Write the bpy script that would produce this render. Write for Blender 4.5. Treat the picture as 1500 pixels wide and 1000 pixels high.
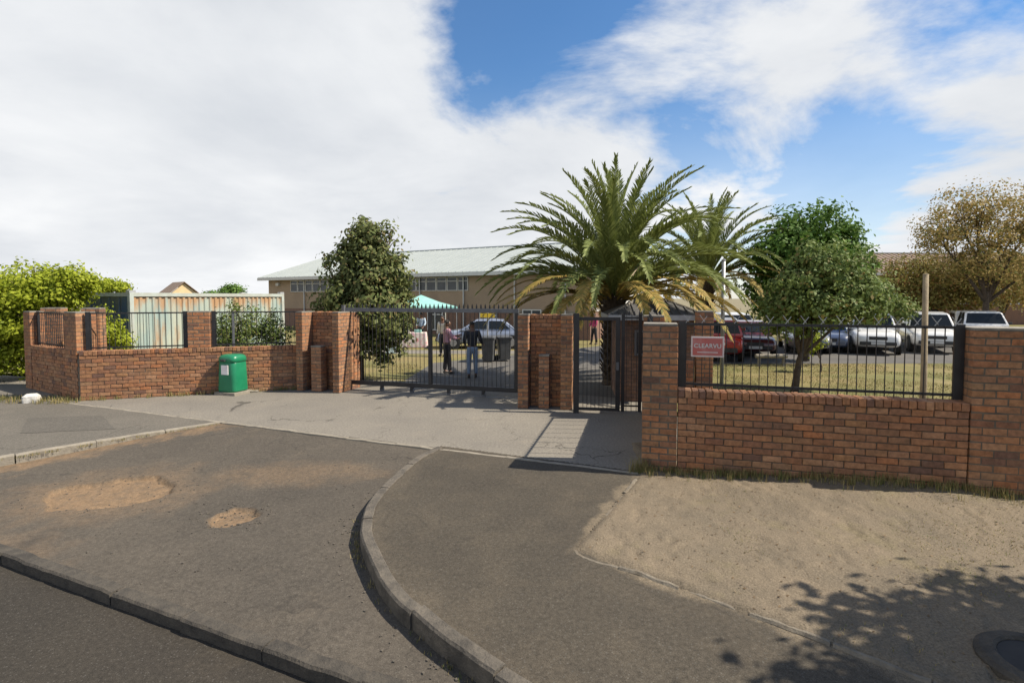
import bpy, bmesh, math, random
import numpy as np
from mathutils import Vector, Matrix, noise

for o in list(bpy.data.objects): bpy.data.objects.remove(o, do_unlink=True)
S = bpy.context.scene
COL = S.collection
R = math.radians
random.seed(7)

# ------------------------------------------------------------------ camera
CAMH, FPX, PITCH, HOR = 2.46, 750.0, R(2.5), 436.0
AXY = HOR + FPX*math.tan(PITCH)
cam_d = bpy.data.cameras.new('camera'); cam = bpy.data.objects.new('camera', cam_d); COL.objects.link(cam)
cam.location = (0, 0, CAMH); cam.rotation_euler = (math.pi/2-PITCH, 0, 0)
cam_d.sensor_width = 36; cam_d.lens = 36*FPX/1500; cam_d.shift_y = -(500-AXY)/1500
cam_d.clip_start = 0.05; cam_d.clip_end = 3000
S.camera = cam

# ------------------------------------------------------------------ sky
SUN_EL, SUN_AZ = R(47.5), R(94)          # azimuth measured from +Y towards +X
W = bpy.data.worlds.new('World'); S.world = W; W.use_nodes = True
nt = W.node_tree; N = nt.nodes; Lk = nt.links; N.clear()
def nd(t, **k):
    n = N.new(t)
    for a, b in k.items(): setattr(n, a, b)
    return n
def mth(op, a, b=None, c=None, clamp=False):
    n = nd('ShaderNodeMath', operation=op); n.use_clamp = clamp
    for i, x in enumerate((a, b, c)):
        if x is None: continue
        if isinstance(x, (int, float)): n.inputs[i].default_value = x
        else: Lk.new(x, n.inputs[i])
    return n.outputs[0]
def smooth(x, a, b, lo=0., hi=1.):
    n = nd('ShaderNodeMapRange', interpolation_type='SMOOTHSTEP')
    Lk.new(x, n.inputs[0])
    for i, q in enumerate((a, b, lo, hi)): n.inputs[i+1].default_value = q
    return n.outputs[0]
sky = nd('ShaderNodeTexSky', sky_type='NISHITA'); sky.sun_disc = False
sky.sun_elevation = SUN_EL; sky.sun_rotation = SUN_AZ
sky.air_density = 1.0; sky.dust_density = 0.15; sky.ozone_density = 3.0
tc = nd('ShaderNodeTexCoord'); sx = nd('ShaderNodeSeparateXYZ'); Lk.new(tc.outputs['Generated'], sx.inputs[0])
dx, dy, dz = sx.outputs
zz = mth('ADD', mth('MAXIMUM', dz, 0.0), 0.22)
cx = mth('DIVIDE', dx, zz); cy = mth('DIVIDE', dy, zz)
cv = nd('ShaderNodeCombineXYZ'); Lk.new(cx, cv.inputs[0]); Lk.new(cy, cv.inputs[1]); cv.inputs[2].default_value = 3.7
def nz(scale, det, rough, off, dist=0.0):
    m = nd('ShaderNodeMapping'); Lk.new(cv.outputs[0], m.inputs[0]); m.inputs[1].default_value = off
    n = nd('ShaderNodeTexNoise'); Lk.new(m.outputs[0], n.inputs['Vector'])
    n.inputs['Scale'].default_value = scale; n.inputs['Detail'].default_value = det
    n.inputs['Roughness'].default_value = rough; n.inputs['Distortion'].default_value = dist
    return n.outputs[0]
n1 = nz(1.15, 10, .60, (3.1, 1.3, 0), .35)
n2 = nz(0.55, 7, .55, (8.2, 4.4, 2.0))
n3 = nz(2.6, 6, .6, (1.2, 9.4, 5.0), .3)
# cloud bank thick to the left, broken to the right and overhead
bias = smooth(dx, -.55, .30, .34, .055)
low = smooth(dz, .02, .34, .13, 0.)
def dent(v, r, amt):
    v = Vector(v).normalized()
    dp = nd('ShaderNodeVectorMath', operation='DISTANCE'); Lk.new(tc.outputs['Generated'], dp.inputs[0]); dp.inputs[1].default_value = v
    return smooth(dp.outputs['Value'], 0, r, amt, 0.)
cov = mth('ADD', mth('ADD', n1, bias), low)
cov = mth('ADD', cov, mth('MULTIPLY', mth('SUBTRACT', n3, .5), .22))
cov = mth('ADD', cov, dent((.02, 1, .56), .30, -.36))
cov = mth('ADD', cov, dent((.62, 1, .24), .16, -.12))
cov = mth('ADD', cov, dent((.95, 1, .25), .22, .17))
cov = mth('ADD', cov, dent((.98, 1, .42), .12, .10))
cov = mth('ADD', cov, dent((.10, 1, .29), .26, .20))
cov = mth('ADD', cov, dent((.58, 1, .45), .20, .16))
cov = mth('ADD', cov, smooth(dz, .52, .85, 0., -.26))
alpha = smooth(cov, .47, .70)
haze = smooth(dz, 0., .42, .62, .08)
alpha = mth('MAXIMUM', alpha, haze)
ramp = nd('ShaderNodeMapRange'); Lk.new(mth('ADD', mth('MULTIPLY', n2, .65), mth('MULTIPLY', n1, .35)), ramp.inputs[0])
ramp.inputs[1].default_value = .30; ramp.inputs[2].default_value = .68; ramp.inputs[3].default_value = .62; ramp.inputs[4].default_value = 1.02
cc = nd('ShaderNodeMixRGB'); cc.inputs[1].default_value = (.56, .60, .66, 1); cc.inputs[2].default_value = (.95, .96, .97, 1)
Lk.new(mth('SUBTRACT', mth('MULTIPLY', ramp.outputs[0], 2.9), 1.72, clamp=True), cc.inputs[0])
SKY_S, CLOUD_S = 0.092, 0.645
hs = nd('ShaderNodeHueSaturation'); hs.inputs['Saturation'].default_value = 1.32; Lk.new(sky.outputs[0], hs.inputs['Color'])
b1 = nd('ShaderNodeBackground'); Lk.new(hs.outputs[0], b1.inputs[0]); b1.inputs[1].default_value = SKY_S
b2 = nd('ShaderNodeBackground'); Lk.new(cc.outputs[0], b2.inputs[0]); b2.inputs[1].default_value = CLOUD_S
mx = nd('ShaderNodeMixShader'); Lk.new(alpha, mx.inputs[0]); Lk.new(b1.outputs[0], mx.inputs[1]); Lk.new(b2.outputs[0], mx.inputs[2])
wo = nd('ShaderNodeOutputWorld'); Lk.new(mx.outputs[0], wo.inputs[0])

# ------------------------------------------------------------------ sun, exposure
sd = bpy.data.lights.new('sun', 'SUN'); sun = bpy.data.objects.new('sun', sd); COL.objects.link(sun)
sd.energy = 5.0; sd.angle = R(.5); sd.color = (1, .90, .75)
sv = Vector((math.sin(SUN_AZ)*math.cos(SUN_EL), math.cos(SUN_AZ)*math.cos(SUN_EL), math.sin(SUN_EL)))
sun.rotation_euler = (-sv).to_track_quat('-Z', 'Y').to_euler(); sun.location = (20, 0, 30)
S.view_settings.view_transform = 'Standard'; S.view_settings.look = 'None'
S.view_settings.exposure = 0.68; S.view_settings.gamma = 1.0; S.view_settings.use_curve_mapping = False
S.render.engine = 'CYCLES'

# ------------------------------------------------------------------ helpers
def P(px, py, z=0.0):
    "point of the plane at height z seen at photo pixel (px, py)"
    u = (px-750)/FPX; v = (AXY-py)/FPX
    d = Vector((u, math.cos(PITCH)+v*math.sin(PITCH), -math.sin(PITCH)+v*math.cos(PITCH)))
    t = (z-CAMH)/d.z
    return Vector((d.x*t, d.y*t, z))
def D(px, py, Y):
    "point at forward distance Y seen at photo pixel"
    u = (px-750)/FPX; v = (AXY-py)/FPX
    d = Vector((u, math.cos(PITCH)+v*math.sin(PITCH), -math.sin(PITCH)+v*math.cos(PITCH)))
    t = Y/d.y
    return Vector((d.x*t, Y, CAMH+d.z*t))

def mesh(name, v, f, mat=None, smooth=False):
    m = bpy.data.meshes.new(name)
    if isinstance(v, np.ndarray): v = v.tolist()
    if isinstance(f, np.ndarray): f = f.tolist()
    m.from_pydata(v, [], f)
    if mat is not None: m.materials.append(mat)
    if smooth: m.polygons.foreach_set('use_smooth', [True]*len(m.polygons))
    m.update()
    return m
def link(name, data, parent=None, loc=None, rz=None):
    o = bpy.data.objects.new(name, data); COL.objects.link(o)
    if parent is not None: o.parent = parent
    if loc is not None: o.location = loc
    if rz is not None: o.rotation_euler = (0, 0, rz)
    return o
def tag(o, label=None, cat=None, group=None, kind=None):
    if label: o['label'] = label
    if cat: o['category'] = cat
    if group: o['group'] = group
    if kind: o['kind'] = kind
    return o
def thing(name, label, cat, loc=(0, 0, 0), rz=0., group=None):
    return tag(link(name, None, None, loc, rz), label, cat, group)

class MB:
    def __init__(s): s.v = []; s.f = []
    def add(s, v, f):
        b = len(s.v); s.v += [tuple(q) for q in v]; s.f += [tuple(i+b for i in q) for q in f]; return s
    def box(s, c, d, rz=0., M=None):
        x, y, z = d[0]/2, d[1]/2, d[2]/2; cr, sr = math.cos(rz), math.sin(rz)
        vs = []
        for i in (-x, x):
            for j in (-y, y):
                for k in (-z, z):
                    q = Vector((c[0]+i*cr-j*sr, c[1]+i*sr+j*cr, c[2]+k))
                    vs.append(M @ q if M else q)
        return s.add(vs, [(0,1,3,2),(4,6,7,5),(0,4,5,1),(2,3,7,6),(0,2,6,4),(1,5,7,3)])
    def bx(s, x0, x1, y0, y1, z0, z1): return s.box(((x0+x1)/2, (y0+y1)/2, (z0+z1)/2), (x1-x0, y1-y0, z1-z0))
    def tube(s, pts, rad, n=8):
        pts = [Vector(p) for p in pts]
        if not isinstance(rad, (list, tuple)): rad = [rad]*len(pts)
        rings = []; prev = None
        for i, p in enumerate(pts):
            t = (pts[min(i+1, len(pts)-1)]-pts[max(i-1, 0)]).normalized()
            if prev is None: a = t.orthogonal().normalized()
            else: a = (prev-t*prev.dot(t)).normalized()
            prev = a; b = t.cross(a)
            rings.append([p+(a*math.cos(2*math.pi*k/n)+b*math.sin(2*math.pi*k/n))*rad[i] for k in range(n)])
        v = [q for r in rings for q in r]; f = []
        for i in range(len(pts)-1):
            for k in range(n): f.append((i*n+k, i*n+(k+1)%n, (i+1)*n+(k+1)%n, (i+1)*n+k))
        f.append(tuple(range(n))[::-1]); f.append(tuple((len(pts)-1)*n+k for k in range(n)))
        return s.add(v, f)
    def lathe(s, prof, n=16, c=(0, 0, 0), axis='z'):
        v = []; f = []
        for r, h in prof:
            for k in range(n):
                a = 2*math.pi*k/n; x, y = r*math.cos(a), r*math.sin(a)
                v.append((c[0]+x, c[1]+y, c[2]+h) if axis == 'z' else (c[0]+x, c[1]+h, c[2]+y))
        m = len(prof)
        for i in range(m-1):
            for k in range(n): f.append((i*n+k, i*n+(k+1)%n, (i+1)*n+(k+1)%n, (i+1)*n+k))
        f.append(tuple(range(n))[::-1]); f.append(tuple((m-1)*n+k for k in range(n)))
        return s.add(v, f)
    def loft(s, rings):
        n = len(rings[0]); v = [q for r in rings for q in r]; f = []
        for i in range(len(rings)-1):
            for k in range(n): f.append((i*n+k, i*n+(k+1)%n, (i+1)*n+(k+1)%n, (i+1)*n+k))
        f.append(tuple(range(n))[::-1]); f.append(tuple((len(rings)-1)*n+k for k in range(n)))
        return s.add(v, f)
    def slab(s, poly, off):
        "polygon of 3d points thickened by vector off"
        n = len(poly); off = Vector(off); a = [Vector(p) for p in poly]; b = [p+off for p in a]
        return s.add(a+b, [tuple(range(n))[::-1], tuple(range(n, 2*n))]+[(i, (i+1)%n, n+(i+1)%n, n+i) for i in range(n)])
    def build(s, name, mat, parent=None, loc=None, rz=None, smooth=False, bevel=0.):
        m = mesh(name, s.v, s.f, mat, smooth)
        bm = bmesh.new(); bm.from_mesh(m); bmesh.ops.recalc_face_normals(bm, faces=bm.faces)
        if bevel: bmesh.ops.bevel(bm, geom=bm.edges[:], offset=bevel, segments=2, affect='EDGES', profile=.5)
        bm.to_mesh(m); bm.free()
        return link(name, m, parent, loc, rz)

def copy_tree(o, parent=None):
    c = o.copy(); COL.objects.link(c); c.parent = parent
    for ch in list(o.children): copy_tree(ch, c)
    return c

# ------------------------------------------------------------------ materials
def newmat(name):
    m = bpy.data.materials.new(name); m.use_nodes = True
    return m, m.node_tree.nodes, m.node_tree.links, m.node_tree.nodes['Principled BSDF']
def pm(name, c1, c2=None, scale=6., rough=.7, bump=0., bscale=40., metal=0., detail=5., c3=None, s3=1.2, lo=.35, hi=.65, coat=0., coord='Object', isl=0.):
    m, n, l, b = newmat(name)
    b.inputs['Roughness'].default_value = rough; b.inputs['Metallic'].default_value = metal
    if coat: b.inputs['Coat Weight'].default_value = coat; b.inputs['Coat Roughness'].default_value = .08
    t = n.new('ShaderNodeTexCoord')
    src = t.outputs[coord]
    if coord == 'World':
        pass
    col = None
    def noi(sc, det=detail):
        q = n.new('ShaderNodeTexNoise'); q.inputs['Scale'].default_value = sc; q.inputs['Detail'].default_value = det
        q.inputs['Roughness'].default_value = .62; l.new(src, q.inputs['Vector']); return q.outputs[0]
    def mr(x, a, bb):
        q = n.new('ShaderNodeMapRange'); l.new(x, q.inputs[0]); q.inputs[1].default_value = a; q.inputs[2].default_value = bb; return q.outputs[0]
    if c2 is not None:
        mixn = n.new('ShaderNodeMixRGB'); l.new(mr(noi(scale), lo, hi), mixn.inputs[0])
        mixn.inputs[1].default_value = (*c1, 1); mixn.inputs[2].default_value = (*c2, 1); col = mixn.outputs[0]
        if c3 is not None:
            m3 = n.new('ShaderNodeMixRGB'); l.new(mr(noi(s3, 7), .5, .68), m3.inputs[0]); l.new(col, m3.inputs[1]); m3.inputs[2].default_value = (*c3, 1); col = m3.outputs[0]
        if isl:
            g = n.new('ShaderNodeNewGeometry'); h = n.new('ShaderNodeHueSaturation')
            q = n.new('ShaderNodeMapRange'); l.new(g.outputs['Random Per Island'], q.inputs[0]); q.inputs[3].default_value = 1-isl; q.inputs[4].default_value = 1+isl
            l.new(q.outputs[0], h.inputs['Value']); l.new(col, h.inputs['Color']); col = h.outputs[0]
        l.new(col, b.inputs['Base Color'])
    else: b.inputs['Base Color'].default_value = (*c1, 1)
    if bump:
        bp = n.new('ShaderNodeBump'); bp.inputs['Strength'].default_value = bump; bp.inputs['Distance'].default_value = .02
        l.new(noi(bscale, 6), bp.inputs['Height']); l.new(bp.outputs[0], b.inputs['Normal'])
    return m
def leafmat(name, ca, cb, cdead=None, dead=.06, trans=.3):
    m, n, l, b = newmat(name)
    g = n.new('ShaderNodeNewGeometry'); mix = n.new('ShaderNodeMixRGB'); l.new(g.outputs['Random Per Island'], mix.inputs[0])
    mix.inputs[1].default_value = (*ca, 1); mix.inputs[2].default_value = (*cb, 1); col = mix.outputs[0]
    t = n.new('ShaderNodeTexCoord'); q = n.new('ShaderNodeTexNoise'); q.inputs['Scale'].default_value = 1.1; q.inputs['Detail'].default_value = 3; l.new(t.outputs['Object'], q.inputs['Vector'])
    if cdead:
        wn = n.new('ShaderNodeTexWhiteNoise'); wn.noise_dimensions = '1D'; l.new(g.outputs['Random Per Island'], wn.inputs['W'])
        ad = n.new('ShaderNodeMath'); ad.operation = 'MULTIPLY_ADD'; l.new(q.outputs[0], ad.inputs[0]); ad.inputs[1].default_value = .5; l.new(wn.outputs[0], ad.inputs[2])
        th = n.new('ShaderNodeMath'); th.operation = 'GREATER_THAN'; l.new(ad.outputs[0], th.inputs[0]); th.inputs[1].default_value = 1.25-dead
        m2 = n.new('ShaderNodeMixRGB'); l.new(th.outputs[0], m2.inputs[0]); l.new(col, m2.inputs[1]); m2.inputs[2].default_value = (*cdead, 1); col = m2.outputs[0]
    l.new(col, b.inputs['Base Color']); b.inputs['Roughness'].default_value = .62; b.inputs['Specular IOR Level'].default_value = .18
    tr = n.new('ShaderNodeBsdfTranslucent'); l.new(col, tr.inputs[0])
    ms = n.new('ShaderNodeMixShader'); ms.inputs[0].default_value = trans; l.new(b.outputs[0], ms.inputs[1]); l.new(tr.outputs[0], ms.inputs[2])
    l.new(ms.outputs[0], n['Material Output'].inputs[0])
    return m
def brickmat(name, cols, dirt=(.085, .065, .045), mossy=.5):
    m, n, l, b = newmat(name)
    oi = n.new('ShaderNodeObjectInfo'); g = n.new('ShaderNodeNewGeometry')
    ad = n.new('ShaderNodeMath'); ad.operation = 'ADD'; l.new(oi.outputs['Random'], ad.inputs[0]); l.new(g.outputs['Random Per Island'], ad.inputs[1])
    fr = n.new('ShaderNodeMath'); fr.operation = 'FRACT'; l.new(ad.outputs[0], fr.inputs[0])
    cr = n.new('ShaderNodeValToRGB'); e = cr.color_ramp.elements
    while len(e) < len(cols): e.new(.5)
    for i, c in enumerate(cols): e[i].position = i/(len(cols)-1); e[i].color = (*c, 1)
    l.new(fr.outputs[0], cr.inputs[0])
    # world position for grain, fire marks and grime
    def noi(sc, det=5, off=None):
        q = n.new('ShaderNodeTexNoise'); q.inputs['Scale'].default_value = sc; q.inputs['Detail'].default_value = det; q.inputs['Roughness'].default_value = .65
        l.new(g.outputs['Position'], q.inputs['Vector']); return q.outputs[0]
    def mr(x, a, bb, c=0., d=1.):
        q = n.new('ShaderNodeMapRange'); l.new(x, q.inputs[0])
        for i, w in enumerate((a, bb, c, d)): q.inputs[i+1].default_value = w
        return q.outputs[0]
    h = n.new('ShaderNodeHueSaturation'); l.new(cr.outputs[0], h.inputs['Color']); l.new(mr(noi(17., 6), .3, .7, .62, 1.25), h.inputs['Value'])
    mx2 = n.new('ShaderNodeMixRGB'); l.new(mr(noi(2.3, 7), .52, .72, 0., mossy), mx2.inputs[0]); l.new(h.outputs[0], mx2.inputs[1]); mx2.inputs[2].default_value = (*dirt, 1)
    mx3 = n.new('ShaderNodeMixRGB'); l.new(mr(noi(1.3, 8), .60, .78, 0., .24), mx3.inputs[0]); l.new(mx2.outputs[0], mx3.inputs[1]); mx3.inputs[2].default_value = (.42, .33, .25, 1)
    l.new(mx3.outputs[0], b.inputs['Base Color']); b.inputs['Roughness'].default_value = .85
    bp = n.new('ShaderNodeBump'); bp.inputs['Strength'].default_value = .5; bp.inputs['Distance'].default_value = .01; l.new(noi(70., 6), bp.inputs['Height']); l.new(bp.outputs[0], b.inputs['Normal'])
    return m
def groundmat(name, base, alt, stain=None, fine=160., finec=.35, crack=0., rough=.9, bump=.35, sandattr=None, big=.55, crackscale=.55, grit=None):
    "world-position ground material: broad mottling, grit, optional cracks and a painted dirt attribute"
    m, n, l, b = newmat(name)
    g = n.new('ShaderNodeNewGeometry')
    def noi(sc, det=6, ro=.62):
        q = n.new('ShaderNodeTexNoise'); q.inputs['Scale'].default_value = sc; q.inputs['Detail'].default_value = det; q.inputs['Roughness'].default_value = ro
        l.new(g.outputs['Position'], q.inputs['Vector']); return q.outputs[0]
    def mr(x, a, bb, c=0., d=1.):
        q = n.new('ShaderNodeMapRange'); l.new(x, q.inputs[0])
        for i, w in enumerate((a, bb, c, d)): q.inputs[i+1].default_value = w
        return q.outputs[0]
    def mix(f, a, c):
        q = n.new('ShaderNodeMixRGB'); l.new(f, q.inputs[0])
        for i, w in ((1, a), (2, c)):
            if isinstance(w, tuple): q.inputs[i].default_value = (*w, 1)
            else: l.new(w, q.inputs[i])
        return q.outputs[0]
    col = mix(mr(noi(big, 8), .36, .64), base, alt)
    if stain: col = mix(mr(noi(.9, 7, .7), .55, .75, 0, .8), col, stain)
    if sandattr:
        at = n.new('ShaderNodeAttribute'); at.attribute_name = 'dirt'
        f = n.new('ShaderNodeMath'); f.operation = 'MULTIPLY'; l.new(at.outputs['Fac'], f.inputs[0]); l.new(mr(noi(5., 7, .7), .3, .55, .35, 1.), f.inputs[1])
        col = mix(f.outputs[0], col, sandattr)
    h = n.new('ShaderNodeHueSaturation'); l.new(col, h.inputs['Color']); fn = noi(fine, 3, .7); l.new(mr(fn, .3, .7, 1-finec, 1+finec), h.inputs['Value'])
    col = h.outputs[0]
    if grit:
        vo = n.new('ShaderNodeTexVoronoi'); vo.inputs['Scale'].default_value = 34.; l.new(g.outputs['Position'], vo.inputs['Vector'])
        col = mix(mr(vo.outputs['Distance'], .12, .24, .8, 0.), col, grit)
        h2 = n.new('ShaderNodeHueSaturation'); l.new(col, h2.inputs['Color']); l.new(mr(noi(26., 5, .75), .3, .7, .66, 1.34), h2.inputs['Value']); col = h2.outputs[0]
    if crack:
        vo = n.new('ShaderNodeTexVoronoi'); vo.feature = 'DISTANCE_TO_EDGE'; vo.inputs['Scale'].default_value = crackscale
        dn = n.new('ShaderNodeTexNoise'); dn.inputs['Scale'].default_value = 2.2; dn.inputs['Detail'].default_value = 6; l.new(g.outputs['Position'], dn.inputs['Vector'])
        va = n.new('ShaderNodeVectorMath'); va.operation = 'MULTIPLY_ADD'; l.new(dn.outputs['Color'], va.inputs[0]); va.inputs[1].default_value = (.9, .9, .0); l.new(g.outputs['Position'], va.inputs[2])
        l.new(va.outputs[0], vo.inputs['Vector'])
        cf = n.new('ShaderNodeMath'); cf.operation = 'MULTIPLY'; l.new(mr(vo.outputs['Distance'], .002, .008, 1., 0.), cf.inputs[0]); l.new(mr(noi(.7, 3), .45, .6, 0., crack), cf.inputs[1])
        col = mix(cf.outputs[0], col, (.03, .027, .024))
    l.new(col, b.inputs['Base Color']); b.inputs['Roughness'].default_value = rough; b.inputs['Specular IOR Level'].default_value = .25
    bp = n.new('ShaderNodeBump'); bp.inputs['Strength'].default_value = bump; bp.inputs['Distance'].default_value = .012
    ad = n.new('ShaderNodeMath'); ad.operation = 'ADD'; l.new(noi(fine*.6, 4, .7), ad.inputs[0]); l.new(noi(9., 5), ad.inputs[1])
    l.new(ad.outputs[0], bp.inputs['Height']); l.new(bp.outputs[0], b.inputs['Normal'])
    return m

BR = [(0.284, 0.129, 0.06), (0.344, 0.168, 0.082), (0.232, 0.103, 0.056), (0.378, 0.202, 0.107), (0.31, 0.138, 0.06), (0.155, 0.082, 0.056), (0.353, 0.176, 0.077), (0.267, 0.129, 0.069), (0.378, 0.15, 0.06), (0.318, 0.181, 0.095)]
M = dict(
 brick=brickmat('face_brick', BR),
 brick_grey=brickmat('guardhouse_brick', [(.20, .11, .075), (.25, .14, .09), (.16, .10, .08), (.23, .12, .07)]),
 mortar=pm('mortar', (.145, .12, .09), (.085, .07, .055), 7, .95, .4, 60),
 cap=pm('cement_cap', (0.2515, 0.2293, 0.1923), (0.1627, 0.1479, 0.1257), 8, .9, .4, 60),
 apron=groundmat('worn_asphalt', (0.0856, 0.07357, 0.05885), (0.0642, 0.05618, 0.04615), (0.1036, 0.0856, 0.06488), crack=.7, finec=.5, sandattr=(0.194, 0.1304, 0.07691), grit=(0.1137, 0.1036, 0.08694)),
 pave=groundmat('pavement_asphalt', (0.06567, 0.05637, 0.04337), (0.05142, 0.04461, 0.03531), (0.08178, 0.06753, 0.04956), finec=.5, sandattr=(0.1588, 0.1278, 0.08906), crack=.35, grit=(0.09909, 0.09293, 0.08054)),
 lpave=groundmat('old_pavement_asphalt', (0.129, 0.117, 0.09804), (0.1049, 0.09632, 0.0817), (0.1505, 0.1333, 0.1075), finec=.4, crack=.5, grit=(0.1634, 0.1505, 0.129)),
 tar=groundmat('repair_tar', (.066, .059, .048), (.056, .05, .042), (.08, .07, .055), finec=.5, grit=(.10, .094, .08)),
 tar2=groundmat('old_repair_tar', (.105, .096, .082), (.092, .085, .073), (.12, .108, .09), finec=.45, grit=(.14, .13, .112)),
 road=groundmat('road_asphalt', (0.04162, 0.03611, 0.02876), (0.03182, 0.02815, 0.02326), (0.05753, 0.04774, 0.0355), finec=.5, crack=.3, grit=(0.08568, 0.07956, 0.07038)),
 fore=groundmat('forecourt_concrete', (0.1935, 0.1763, 0.1479), (0.1591, 0.1462, 0.1264), (0.215, 0.1909, 0.1548), finec=.26, crack=.7, bump=.3, sandattr=(0.215, 0.172, 0.1161), grit=(0.2322, 0.215, 0.1849)),
 drive=groundmat('drive_asphalt', (0.117, 0.1101, 0.09976), (0.08944, 0.086, 0.08118), (0.1445, 0.1307, 0.1135), finec=.2, crack=.3),
 sand=groundmat('sand', (0.1763, 0.141, 0.0984), (0.1353, 0.1115, 0.08036), (0.1599, 0.1353, 0.07216), fine=70., finec=.38, bump=1., big=1.3),
 lawn=groundmat('dry_lawn', (0.2064, 0.1617, 0.0688), (0.1307, 0.1307, 0.04472), (0.2752, 0.2133, 0.117), fine=30., finec=.4, bump=.9, big=.35),
 earth=groundmat('earth', (.22, .18, .12), (.16, .15, .08), (.28, .23, .15), fine=30., finec=.3),
 kerb=pm('kerb_concrete', (0.1267, 0.1094, 0.0864), (0.07488, 0.06624, 0.05472), 9, .92, .9, 35, c3=(0.04896, 0.0432, 0.03571), s3=3.5),
 kerb_dark=pm('shade_toned_kerb', (0.08, 0.06912, 0.0544), (0.048, 0.04224, 0.03456), 8, .95, 1., 30, c3=(0.032, 0.0288, 0.02432), s3=3.),  # darker kerb concrete; shade of the apron kerb's road face put into the colour
 edging=pm('edging_concrete', (0.2688, 0.24, 0.192), (0.192, 0.1696, 0.1344), 6, .92, .5, 45),
 black=pm('black_steel', (.012, .012, .014), (.022, .022, .025), 5, .42, .05, 60),
 greysteel=pm('worn_grey_steel', (.13, .135, .145), (.085, .09, .10), 7, .45, .05, 60),
 galv=pm('galvanised_steel', (.42, .43, .43), (.32, .33, .34), 6, .5, metal=.35),
 wood=pm('weathered_timber', (.30, .24, .15), (.21, .165, .105), 9, .85, .5, 50),
 bark=pm('bark', (.10, .075, .052), (.055, .042, .032), 9, .95, 1., 28),
 palmbark=pm('palm_bark', (.10, .072, .045), (.045, .034, .025), 14, .95, 1., 26),
 white=pm('white_paint', (0.5702, 0.5702, 0.5556), (0.4971, 0.4971, 0.4825), 5, .6),
 rock=pm('painted_stone', (0.576, 0.568, 0.544), (0.416, 0.4, 0.36), 7, .9, .6, 20),
 plaster=pm('tan_plaster', (0.3268, 0.2451, 0.172), (0.2967, 0.2236, 0.1591), 2.2, .9, .15, 60, c3=(0.2666, 0.2021, 0.1462), s3=.6),
 roofw=pm('white_roof_sheet', (0.352, 0.3828, 0.3696), (0.3168, 0.3476, 0.3344), 1.2, .6),
 glass=pm('dark_glass', (.018, .022, .026), rough=.12),
 winglass=pm('window_glass', (.03, .036, .042), (.055, .062, .07), 1.5, .12),
 tile=pm('brown_roof_tile', (.24, .17, .125), (.17, .125, .095), 3, .85),
 teal=pm('teal_canvas', (0.2, 0.44, 0.4), (0.264, 0.496, 0.448), 3, .8),
 yellow=pm('yellow_board', (.72, .50, .04), (.62, .43, .03), 4, .6),
 rubber=pm('rubber', (.018, .018, .018), (.028, .027, .026), 9, .85),
 alloy=pm('alloy', (.42, .42, .43), rough=.35, metal=.7),
 trim=pm('dark_plastic', (.025, .025, .027), (.04, .04, .042), 5, .6),
 lampw=pm('lamp_lens', (.70, .72, .74), rough=.12, coat=.6),
 lampr=pm('red_lens', (.45, .02, .02), rough=.15, coat=.6),
 edging_old=pm('crumbling_edging', (0.192, 0.1664, 0.128), (0.1152, 0.0992, 0.0768), 9, .95, .9, 30, c3=(0.1408, 0.112, 0.0768), s3=4.),
 binplastic=pm('bin_plastic', (.055, .058, .062), (.085, .088, .09), 4, .5, .1, 40),
)

M['glass'].node_tree.nodes['Principled BSDF'].inputs['Specular IOR Level'].default_value = .22

# ------------------------------------------------------------------ ground
def sheet(name, pts, z, mat, label, cat):
    m = mesh(name, [(p[0], p[1], z) for p in pts], [tuple(range(len(pts)))], mat)
    bm = bmesh.new(); bm.from_mesh(m); bmesh.ops.triangulate(bm, faces=bm.faces[:]); bmesh.ops.recalc_face_normals(bm, faces=bm.faces)
    for f in bm.faces:
        if f.normal.z < 0: f.normal_flip()
    bm.to_mesh(m); bm.free()
    return tag(link(name, m), label, cat, kind='structure')
def xy(v): return (v[0], v[1])
ROADZ, APZ = -.23, -.13
sheet('ground', [(-900, -300), (900, -300), (900, 1500), (-900, 1500)], -.32, M['earth'], 'bare earth ground reaching out to the horizon', 'ground')

# edging line between forecourt and apron/pavement
E0, E1, E2, E3 = P(145, 595), P(330, 618), P(640, 656), P(922, 690)
ed = (E3-E0).normalized(); en = Vector((ed.y, -ed.x, 0))     # en points to the camera side
if en.y > 0: en = -en
# curved kerb, upper inner edge (at pavement height)
kc = [(640,655),(600,677),(560,712),(537,738),(530,756),(528,778),(532,798),(547,832),(572,870),(606,903),(648,937),(690,966),(736,1000)]
KC = [P(a, b) for a, b in kc]
dv = (KC[-1]-KC[-3]).normalized()
for i in range(1, 10):
    dv = (Matrix.Rotation(R(3.2), 3, 'Z') @ dv); KC.append(KC[-1]+dv*.45)
def resample(pts, step):
    pts = [Vector(p) for p in pts]; out = [pts[0].copy()]; acc = 0.
    # Catmull-Rom smoothing first
    sm = []
    for i in range(len(pts)-1):
        p0, p1, p2, p3 = pts[max(i-1, 0)], pts[i], pts[i+1], pts[min(i+2, len(pts)-1)]
        for k in range(12):
            t = k/12.
            sm.append(.5*((2*p1)+(p2-p0)*t+(2*p0-5*p1+4*p2-p3)*t*t+(3*p1-p0-3*p2+p3)*t**3))
    sm.append(pts[-1])
    for a, b in zip(sm, sm[1:]):
        d = (b-a).length
        while acc+d >= step:
            q = a+(b-a).normalized()*(step-acc); out.append(q.copy()); a = q; d = (b-a).length; acc = 0.
        acc += d
    out.append(sm[-1]); return out
# lower-left kerb line
LK = [P(a, b, APZ) for a, b in ((0,812),(126,862),(224,897),(336,939),(448,974),(509,995))]
lkd = (LK[-1]-LK[0]).normalized()
LK = [LK[0]+lkd*(k*.9) for k in range(-15, 7)]
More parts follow.
